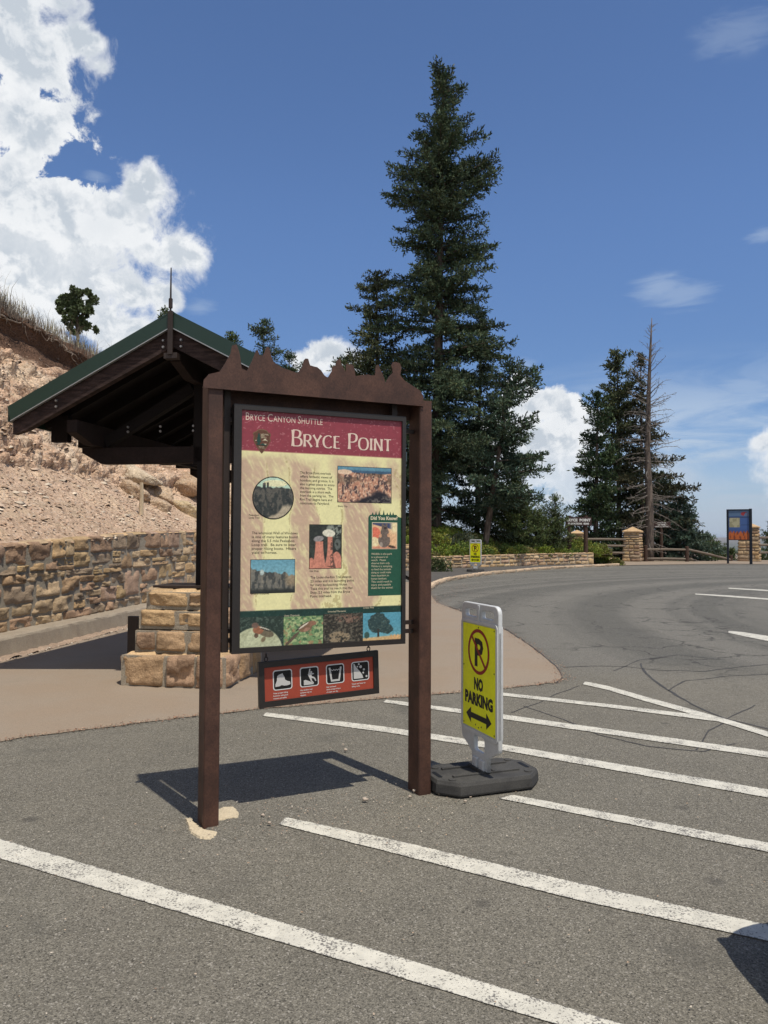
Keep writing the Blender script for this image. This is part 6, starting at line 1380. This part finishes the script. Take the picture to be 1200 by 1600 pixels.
# bare roots draped down the bank
roots = [[(0, 494), (14, 500), (30, 502), (48, 503), (56, 515), (70, 528), (84, 532)], [(48, 503), (56, 512), (58, 524)], [(74, 524), (84, 526), (96, 538), (104, 548), (112, 556), (122, 568), (127, 573)], [(20, 478), (38, 490), (58, 512), (72, 522)],
         [(24, 556), (27, 572), (36, 590), (48, 604), (62, 617)], [(0, 590), (12, 598), (28, 611)], [(38, 512), (40, 524), (48, 534)], [(110, 548), (118, 556), (126, 560), (128, 570)], [(0, 497), (8, 501), (12, 506), (22, 522)], [(62, 560), (74, 572), (88, 586)], [(36, 620), (38, 636)], [(100, 530), (112, 540), (140, 548)]]
rl = ['palest thick root running down towards the roof edge']
for i, pl in enumerate(roots):
    P = []
    for a, b in zip(pl[:-1], pl[1:]):
        for k in range(3): P.append((a[0]+(b[0]-a[0])*k/3, a[1]+(b[1]-a[1])*k/3))
    P.append(pl[-1]); W3 = []
    for (x, y) in P:
        p, n_ = hit(x, y)
        if p is None: continue
        d = EYE-p; d /= np.linalg.norm(d); W3.append(p+d*.06+rng.normal(0, .035, 3))
    if len(W3) < 3: continue
    W3 = catmull(np.array(W3), 3); big = i in (0, 2, 3); mb = MB(); n = len(W3)
    mb.tube(W3-W3[0], np.linspace(.026 if big else .013, .008 if big else .005, n), 6); o = mb.build('root', M['root'], None, smooth=True, loc=tuple(W3[0]))
    if i == 2: tag(o, 'thickest pale bare root running down the bank to the roof edge', 'root')
    elif i == 0: tag(o, 'long bare root crossing the dark soil at the left edge of the bank', 'root')
    else: tag(o, 'thin bare root hanging out of the eroded soil bank', 'root', 'thin roots hanging out of the bank')

# boulders and the stake
def boulder(label, px, py, w, h, seed, depth=.8, push=.1, tilt=0, Y=None, col=(.46, .335, .225)):
    p, n_ = hit(px, py)
    if p is None: return
    s = p[1]/F; r = np.random.default_rng(seed); u = np.linspace(0, math.pi, 26); v = np.linspace(0, 2*math.pi, 41)[:-1]; UU, VV = np.meshgrid(u, v, indexing='ij')
    D_ = np.stack([np.sin(UU)*np.cos(VV), np.sin(UU)*np.sin(VV), np.cos(UU)], -1); d1, d2, idv = worley(D_*1.9+seed, seed); N_ = r.normal(0, 1, (15, 3)); N_ /= np.linalg.norm(N_, axis=1)[:, None]; hd = r.uniform(.62, .95, 15)
    k = np.min(np.where((D_ @ N_.T) > .05, hd/np.maximum(D_ @ N_.T, .05), 9), -1); k = np.minimum(k, 1.25)*(1+.10*fbm(D_*2.5+seed, 4, seed)+.06*(idv-.5)+.05*vn(D_*7, seed)+.04*vn(D_*15, seed+3))
    V = D_*k[..., None]*[w*s/2, depth*w*s/2, h*s/2]; c, sn = math.cos(tilt), math.sin(tilt); X = V[..., 0]*c-V[..., 2]*sn; Z = V[..., 0]*sn+V[..., 2]*c; V = np.stack([X, V[..., 1], Z], -1).reshape(-1, 3)
    a, b = np.meshgrid(np.arange(25), np.arange(40), indexing='ij'); Q = np.stack([a*40+b, (a+1)*40+b, (a+1)*40+(b+1) % 40, a*40+(b+1) % 40], -1).reshape(-1, 4)
    cc = np.array(col)*(1+.2*fbm(V*3+seed, 3, seed)[:, None]); o = npmesh('boulder', V, Q, cc, M['rock']); o.location = tuple(p+np.array([0, push, 0])); return tag(o, label, 'boulder')
boulder('largest flat tan boulder left of the wooden stake on the slope', 204, 771, 62, 34, 1, .9, .1, -.35)
boulder('long tan slab boulder right behind the wooden stake', 240, 772, 60, 40, 2, .9, .35, -.45)
boulder('tan boulder below right of the wooden stake', 247, 792, 46, 30, 3, .9, .1, -.2)
boulder('yellowish boulder resting against the slope left of the sign post', 289, 800, 42, 34, 4, .9, .1, -.5, col=(.52, .40, .24))
boulder('broad brown ledge boulder above the yellowish boulder', 282, 762, 84, 44, 5, .9, .3, -.25, col=(.42, .29, .19))
boulder('pale ledge boulder uphill of the wooden stake', 205, 740, 70, 34, 6, .9, .35, -.4, col=(.52, .42, .30))
boulder('pale boulder seen in the gap between sign post and panel', 354, 800, 30, 44, 7, .9, .1, -.2)
(p_, n_) = hit(220, 803)
if p_ is not None:
    a = AT(220, 805, p_[1]-.15); b = AT(221, 754, p_[1]-.15); mb = MB(); mb.tube([a-a, (b-a)*.5+[.01, 0, 0], b-a], [.050, .045, .040], 8)
    tag(mb.build('wooden_stake', mat('pale_stake', (.46, .37, .25), .9, .2, 8, .2, 60, .5, 40, stretch=(1, 1, .2)), None, loc=tuple(a)), 'pale wooden stake standing upright in front of the boulders', 'stake')

# ---------------------------------------------------------------- far side of the loop: pillars, fences, signs
def pillar(label, cx, base_y, w, toppy, seed, rz=.0, cap_h=9):
    b = G(cx, base_y, 0.012); Y = b[1]; s = Y/F; H = AT(cx, toppy, Y)[2]; hb2 = w*s/2; ht = hb2*.86
    t = thing('stone_pillar', label, 'stone pillar', (b[0], b[1], 0), rz); st = Stones(seed); capz = H-cap_h*s
    for k in range(4):
        a = k*math.pi/2; ca, sa = math.cos(a), math.sin(a)
        def mp(S, Z, O_, ca=ca, sa=sa):
            f = Z/capz; hw = hb2+(ht-hb2)*f; x = S*hw; y = -(hw+O_); return np.stack([x*ca-y*sa, x*sa+y*ca, Z], -1)
        # courses in unit width
        zc_ = 0.0
        while zc_ < capz-.08:
            z2 = min(zc_+st.r.uniform(.14, .30), capz); xs_ = [-1]
            while xs_[-1] < 1: xs_.append(min(1, xs_[-1]+st.r.uniform(.5, 1.2)))
            if xs_[-1]-xs_[-2] < .3 and len(xs_) > 2: xs_.pop(-2)
            for i in range(len(xs_)-1): st.stone(mp, xs_[i], xs_[i+1], zc_, z2, .03, .9, 7, 5, gap=.02)
            zc_ = z2
    st.build('stonework', t)
    mb = MB(); n = 4; mb.add([(-hb2+.03, -hb2+.03, -.02), (hb2-.03, -hb2+.03, -.02), (hb2-.03, hb2-.03, -.02), (-hb2+.03, hb2-.03, -.02), (-ht+.03, -ht+.03, capz), (ht-.03, -ht+.03, capz), (ht-.03, ht-.03, capz), (-ht+.03, ht-.03, capz)], [(3,2,1,0),(4,5,6,7),(0,1,5,4),(1,2,6,5),(2,3,7,6),(3,0,4,7)]); mb.build('mortar', M['mortar'], t)
    e = ht+.07; mb = MB(); mb.add([(-e, -e, capz), (e, -e, capz), (e, e, capz), (-e, e, capz), (-e, -e, capz+.09), (e, -e, capz+.09), (e, e, capz+.09), (-e, e, capz+.09), (0, 0, H)], [(3,2,1,0),(0,1,5,4),(1,2,6,5),(2,3,7,6),(3,0,4,7),(4,5,8),(5,6,8),(6,7,8),(7,4,8)]); mb.build('cap', M['cap'], t, bevel=.012)
    return t, Y
pillar('tan stone pillar with pyramid cap half hidden behind the elevation sign', 902, 877, 20, 828, 51, R(-22), 7)
pillar('tan stone pillar with pyramid cap standing alone left of the log rail', 989, 877, 27, 823, 52, R(-30), 9)
pillar('tan stone pillar with pyramid cap right behind the blue map board', 1171, 876.5, 31, 816, 53, R(-30), 9)
def rail_fence(label, posts, rails, m_rail='log', rr=.075):
    b = posts[0]; t = thing('rail_fence', label, 'fence', (b[0][0], b[0][1], 0)); o = np.array([b[0][0], b[0][1], 0])
    for p, z in posts: MB().tube([np.array([p[0], p[1], -.4])-o, np.array([p[0], p[1], z*.98])-o, np.array([p[0], p[1], z])-o], [.13, .12, .09], 10).build('post', M['logpost'], t, smooth=False)
    for a, c in rails:
        a = np.array(a)-o; c = np.array(c)-o; m_ = (a+c)/2+[0, 0, .015]; MB().tube([a, m_, c], [rr, rr*1.06, rr*.95], 9).build('rail', M[m_rail], t)
    return t
Yf = 51.0
def Q3(px, py, Y=Yf): return AT(px, py, Y)
rail_fence('log rail fence running behind the low wall up to the lone stone pillar', [(Q3(912, 876), 1.0), (Q3(944, 876), 1.0)], [(Q3(905, 842.5), Q3(978, 843)), (Q3(905, 853), Q3(978, 853)), (Q3(905, 864), Q3(978, 864))])
rail_fence('two rail log fence with brown posts between pillar and map board', [(Q3(1009, 876), 1.08), (Q3(1073.5, 876), 1.02)], [(Q3(1011, 858.5), Q3(1072, 859)), (Q3(1011, 873), Q3(1072, 873.5))])
rail_fence('single sloping log rail dropping away behind the map board', [(Q3(1142, 880, 53), .40)], [(Q3(1075, 858.5), Q3(1142, 874.5, 53)), (Q3(1078, 873, 51.2), Q3(1100, 882, 53))])
rail_fence('three rail log fence at the right edge of the picture', [(Q3(1232, 876), 1.2)], [(Q3(1186, 840), Q3(1234, 841)), (Q3(1186, 851.5), Q3(1234, 852)), (Q3(1186, 863.5), Q3(1234, 864)), (Q3(1234, 841), Q3(1300, 842)), (Q3(1234, 852), Q3(1300, 853)), (Q3(1234, 864), Q3(1300, 865))])
# elevation sign
Ye = 43.0; p = AT(904, 862, Ye); et = thing('elevation_sign', 'brown wooden viewpoint sign on two posts reading elevation', 'sign', (p[0], Ye, 0), R(-6)); s = Ye/F
bw = 40*s/2; zt_, zb_ = AT(904, 808, Ye)[2], AT(904, 821.5, Ye)[2]
MB().box((-bw, -.03, zb_), (bw, .03, zt_)).build('board', M['brownboard'], et, bevel=.008)
for x in (-14*s, 11.5*s): MB().tube([(x, .12, 0), (x, .12, AT(904, 805.5, Ye)[2])], [.13, .115], 10).build('post', M['logpost'], et)
text(et, 'lettering', 'BRYCE  POINT', 0, zb_+.25, .145, -.034, M['white'], width=bw*1.86, center=True, offset=.012); text(et, 'lettering', 'ELEVATION  8300', 0, zb_+.07, .10, -.034, M['white'], width=bw*1.6, center=True, offset=.007)
# trail sign
Yt = 52.5; p = AT(1034, 870, Yt); tt = thing('trail_sign', 'low brown trailhead sign on one post behind the two rail fence', 'sign', (p[0], Yt, 0), R(-4)); s = Yt/F
z1_, z0_ = AT(1034, 815, Yt)[2], AT(1034, 824.5, Yt)[2]; MB().box((-14*s, -.03, z0_), (14*s, .03, z1_)).build('board', M['brownboard'], tt, bevel=.008)
MB().tube([(0, .10, -.4), (0, .10, z1_)], [.12, .11], 10).build('post', M['logpost'], tt)
text(tt, 'lettering', 'BRYCE POINT', 0, z1_-.12, .075, -.034, M['white'], width=14*s, center=True, offset=.003); text(tt, 'lettering', 'RIM TRAIL', 0, z0_+.16, .085, -.034, M['white'], width=12*s, center=True, offset=.008); text(tt, 'lettering', 'UNDER-THE-RIM TRAIL', 0, z0_+.04, .07, -.034, M['white'], width=21*s, center=True, offset=.003)
# map board
Ym = 47.5; a, b = AT(1137.5, 876, Ym), AT(1173.5, 876, Ym-.6); s = Ym/F; rzm = math.atan2(b[1]-a[1], b[0]-a[0]); mt = thing('map_board', 'tall dark framed map board with blue panel and orange rock picture beside the stone pillar', 'map board', (a[0], a[1], 0), rzm)
wm = np.linalg.norm((b-a)[:2]); zt2 = AT(1155, 796, Ym)[2]; zb2 = AT(1155, 843, Ym)[2]
M['navyframe'] = mat('navy_frame', (.010, .014, .022), .45, .1)
MB().box((-.06, -.06, 0), (.06, .06, zt2)).build('post', M['navyframe'], mt, bevel=.008); MB().box((wm-.08, -.08, 0), (wm+.08, .08, zt2+.03)).build('post', M['navyframe'], mt, bevel=.008)
MB().box((.061, -.05, zt2-.07), (wm-.081, .05, zt2)).box((.061, -.05, zb2-.04), (wm-.081, .05, zb2)).build('panel_frame', M['navyframe'], mt)
def mapfn(X, Z):
    c = np.ones(X.shape+(3,))*rgb(66, 92, 142); c = lay(c, sm((Z-.78)*20), rgb(84, 108, 136)); c = lay(c, sm((.45-Z)*4)*.6, rgb(50, 66, 122)); c = lay(c, (np.abs(Z-.77) < .008), rgb(36, 44, 60)); c = lay(c, (np.abs(Z-.50) < .006)*(X > .6), rgb(36, 44, 60)); c = lay(c, (X > .02)*(X < .56)*(Z > .42)*(Z < .75), rgb(168, 162, 132)); c = lay(c, (X > .02)*(X < .56)*(Z > .42)*(Z < .75)*(n2(X, Z, 9, 3) > .05)*.6, rgb(128, 124, 96)); c = lay(c, ell(X, Z, .78, .88, .18, .07)*(n2(X, Z, 9, 5) > -.05), rgb(150, 52, 58))
    top = .22+.09*np.abs(np.sin(X*19))*(1+.4*n2(X, Z*0, 8, 2)); c = lay(c, sm((top-Z)/.03), rgb(176, 92, 46)); return lay(c, sm((top-Z)/.03)*(n2(X, Z*.3, 14, 7) > .05)*.7, rgb(96, 48, 40))
picture('printed_map', .061, wm-.081, zb2, zt2-.071, -.02, mapfn, .022, mt); MB().box((.061, -.012, zb2), (wm-.081, .01, zt2-.071)).build('backing', M['navyframe'], mt)

# ---------------------------------------------------------------- parked car just outside the frame (its bonnet corner throws the shadow at lower right)
def car():
    t = thing('parked_car', 'dark parked car just outside the right edge, its front corner throwing the rounded shadow', 'car', (3.52, 2.27, 0), R(183))
    # stations from nose (x=+) to tail: (x, half width, z sill, z belt, roof half width, z roof)
    body = [(2.02, .62, .36, .60), (1.99, .74, .28, .70), (1.85, .86, .22, .80), (1.5, .90, .20, .90), (.9, .92, .20, .98), (0, .93, .20, 1.0), (-1.2, .92, .20, 1.02), (-1.9, .86, .24, 1.0), (-2.15, .76, .32, .92), (-2.2, .66, .40, .80)]
    mb = MB(); V = []; m = 12
    for x, hw, z0, z1 in body:
        pr = [(-hw*.9, z0), (-hw, z0+.12), (-hw, z0+(z1-z0)*.6), (-hw*.97, z1-.06), (-hw*.86, z1), (-hw*.4, z1+.03), (hw*.4, z1+.03), (hw*.86, z1), (hw*.97, z1-.06), (hw, z0+(z1-z0)*.6), (hw, z0+.12), (hw*.9, z0)]
        V += [(x, a, b) for a, b in pr]
    n = len(body); mb.add(V, [(i*m+k, i*m+(k+1) % m, (i+1)*m+(k+1) % m, (i+1)*m+k) for i in range(n-1) for k in range(m)]+[tuple(reversed(range(m))), tuple((n-1)*m+k for k in range(m))])
    cm = mat('car_paint', (.02, .025, .035), .25, .02, 3, spec=.6); gl = mat('car_glass', (.01, .012, .014), .08, .02, 3, spec=.7); ru = mat('tyre', (.02, .02, .02), .85, .1, 9)
    o = mb.build('body', cm, t, smooth=True, recalc=True); sb = o.modifiers.new('s', 'SUBSURF'); sb.levels = 2; sb.render_levels = 2
    cab = [(.75, .76, 1.0, .40), (.1, .70, 1.42, .60), (-.9, .70, 1.46, .62), (-1.85, .74, 1.02, .60)]
    V = []
    for x, hw, z, tw_ in cab: V += [(x, -hw, z-.02), (x, -hw*.9, z+.03), (x, hw*.9, z+.03), (x, hw, z-.02)]
    side = [(-1.7, -.86, .99), (.75, -.86, .97), (.05, -.70, 1.40), (-.95, -.70, 1.43)]
    mb = MB(); mb.add([(-1.85, -.84, .98), (.85, -.84, .96), (.85, .84, .96), (-1.85, .84, .98), (-1.05, -.68, 1.42), (.0, -.68, 1.42), (.0, .68, 1.42), (-1.05, .68, 1.42)], [(3,2,1,0),(0,1,5,4),(1,2,6,5),(2,3,7,6),(3,0,4,7),(4,5,6,7)]); mb.build('window', gl, t, bevel=.03)
    mb = MB(); mb.add([(-1.15, -.69, 1.43), (.08, -.69, 1.43), (.08, .69, 1.43), (-1.15, .69, 1.43), (-1.0, -.6, 1.48), (-.1, -.6, 1.48), (-.1, .6, 1.48), (-1.0, .6, 1.48)], [(3,2,1,0),(0,1,5,4),(1,2,6,5),(2,3,7,6),(3,0,4,7),(4,5,6,7)]); mb.build('roof', cm, t, bevel=.02)
    for x in (1.32, -1.35):
        for y in (-.80, .80):
            w = MB(); w.tube([(x, y-.1, .32), (x, y+.1, .32)], [.32, .32], 28); w = w.build('wheel', ru, t, bevel=.02); r_ = MB(); yy = y+(.105 if y > 0 else -.105); r_.tube([(x, yy-.01, .32), (x, yy+.01, .32)], [.20, .19], 24); ro = r_.build('rim', M['bolt'], w)
    for y in (-.62, .62): mb = MB(); mb.box((1.86, y-.14, .60), (1.97, y+.14, .70)); mb.build('headlight', mat('lamp_glass', (.6, .6, .6), .1), t, bevel=.02)
    return t
car()
bpy.context.view_layer.update()

# clear summer air: distance slowly fades far land towards the sky
hzm = bpy.data.materials.new('air'); hzm.use_nodes = True; hzm.node_tree.nodes.clear()
_o = hzm.node_tree.nodes.new('ShaderNodeOutputMaterial'); _v = hzm.node_tree.nodes.new('ShaderNodeVolumePrincipled')
_v.inputs['Color'].default_value = (.80, .88, 1.0, 1); _v.inputs['Density'].default_value = 3.0e-5; _v.inputs['Anisotropy'].default_value = 0.2
hzm.node_tree.links.new(_v.outputs[0], _o.inputs['Volume'])
_z = [v.co.z for v in bpy.data.objects['ground'].data.vertices]
hzo = MB().box((-43000, -43000, min(_z)-1), (43000, 43000, max(max(_z), 35)+5)).build('haze', hzm); tag(hzo, 'thin summer haze over the far country', kind='stuff')
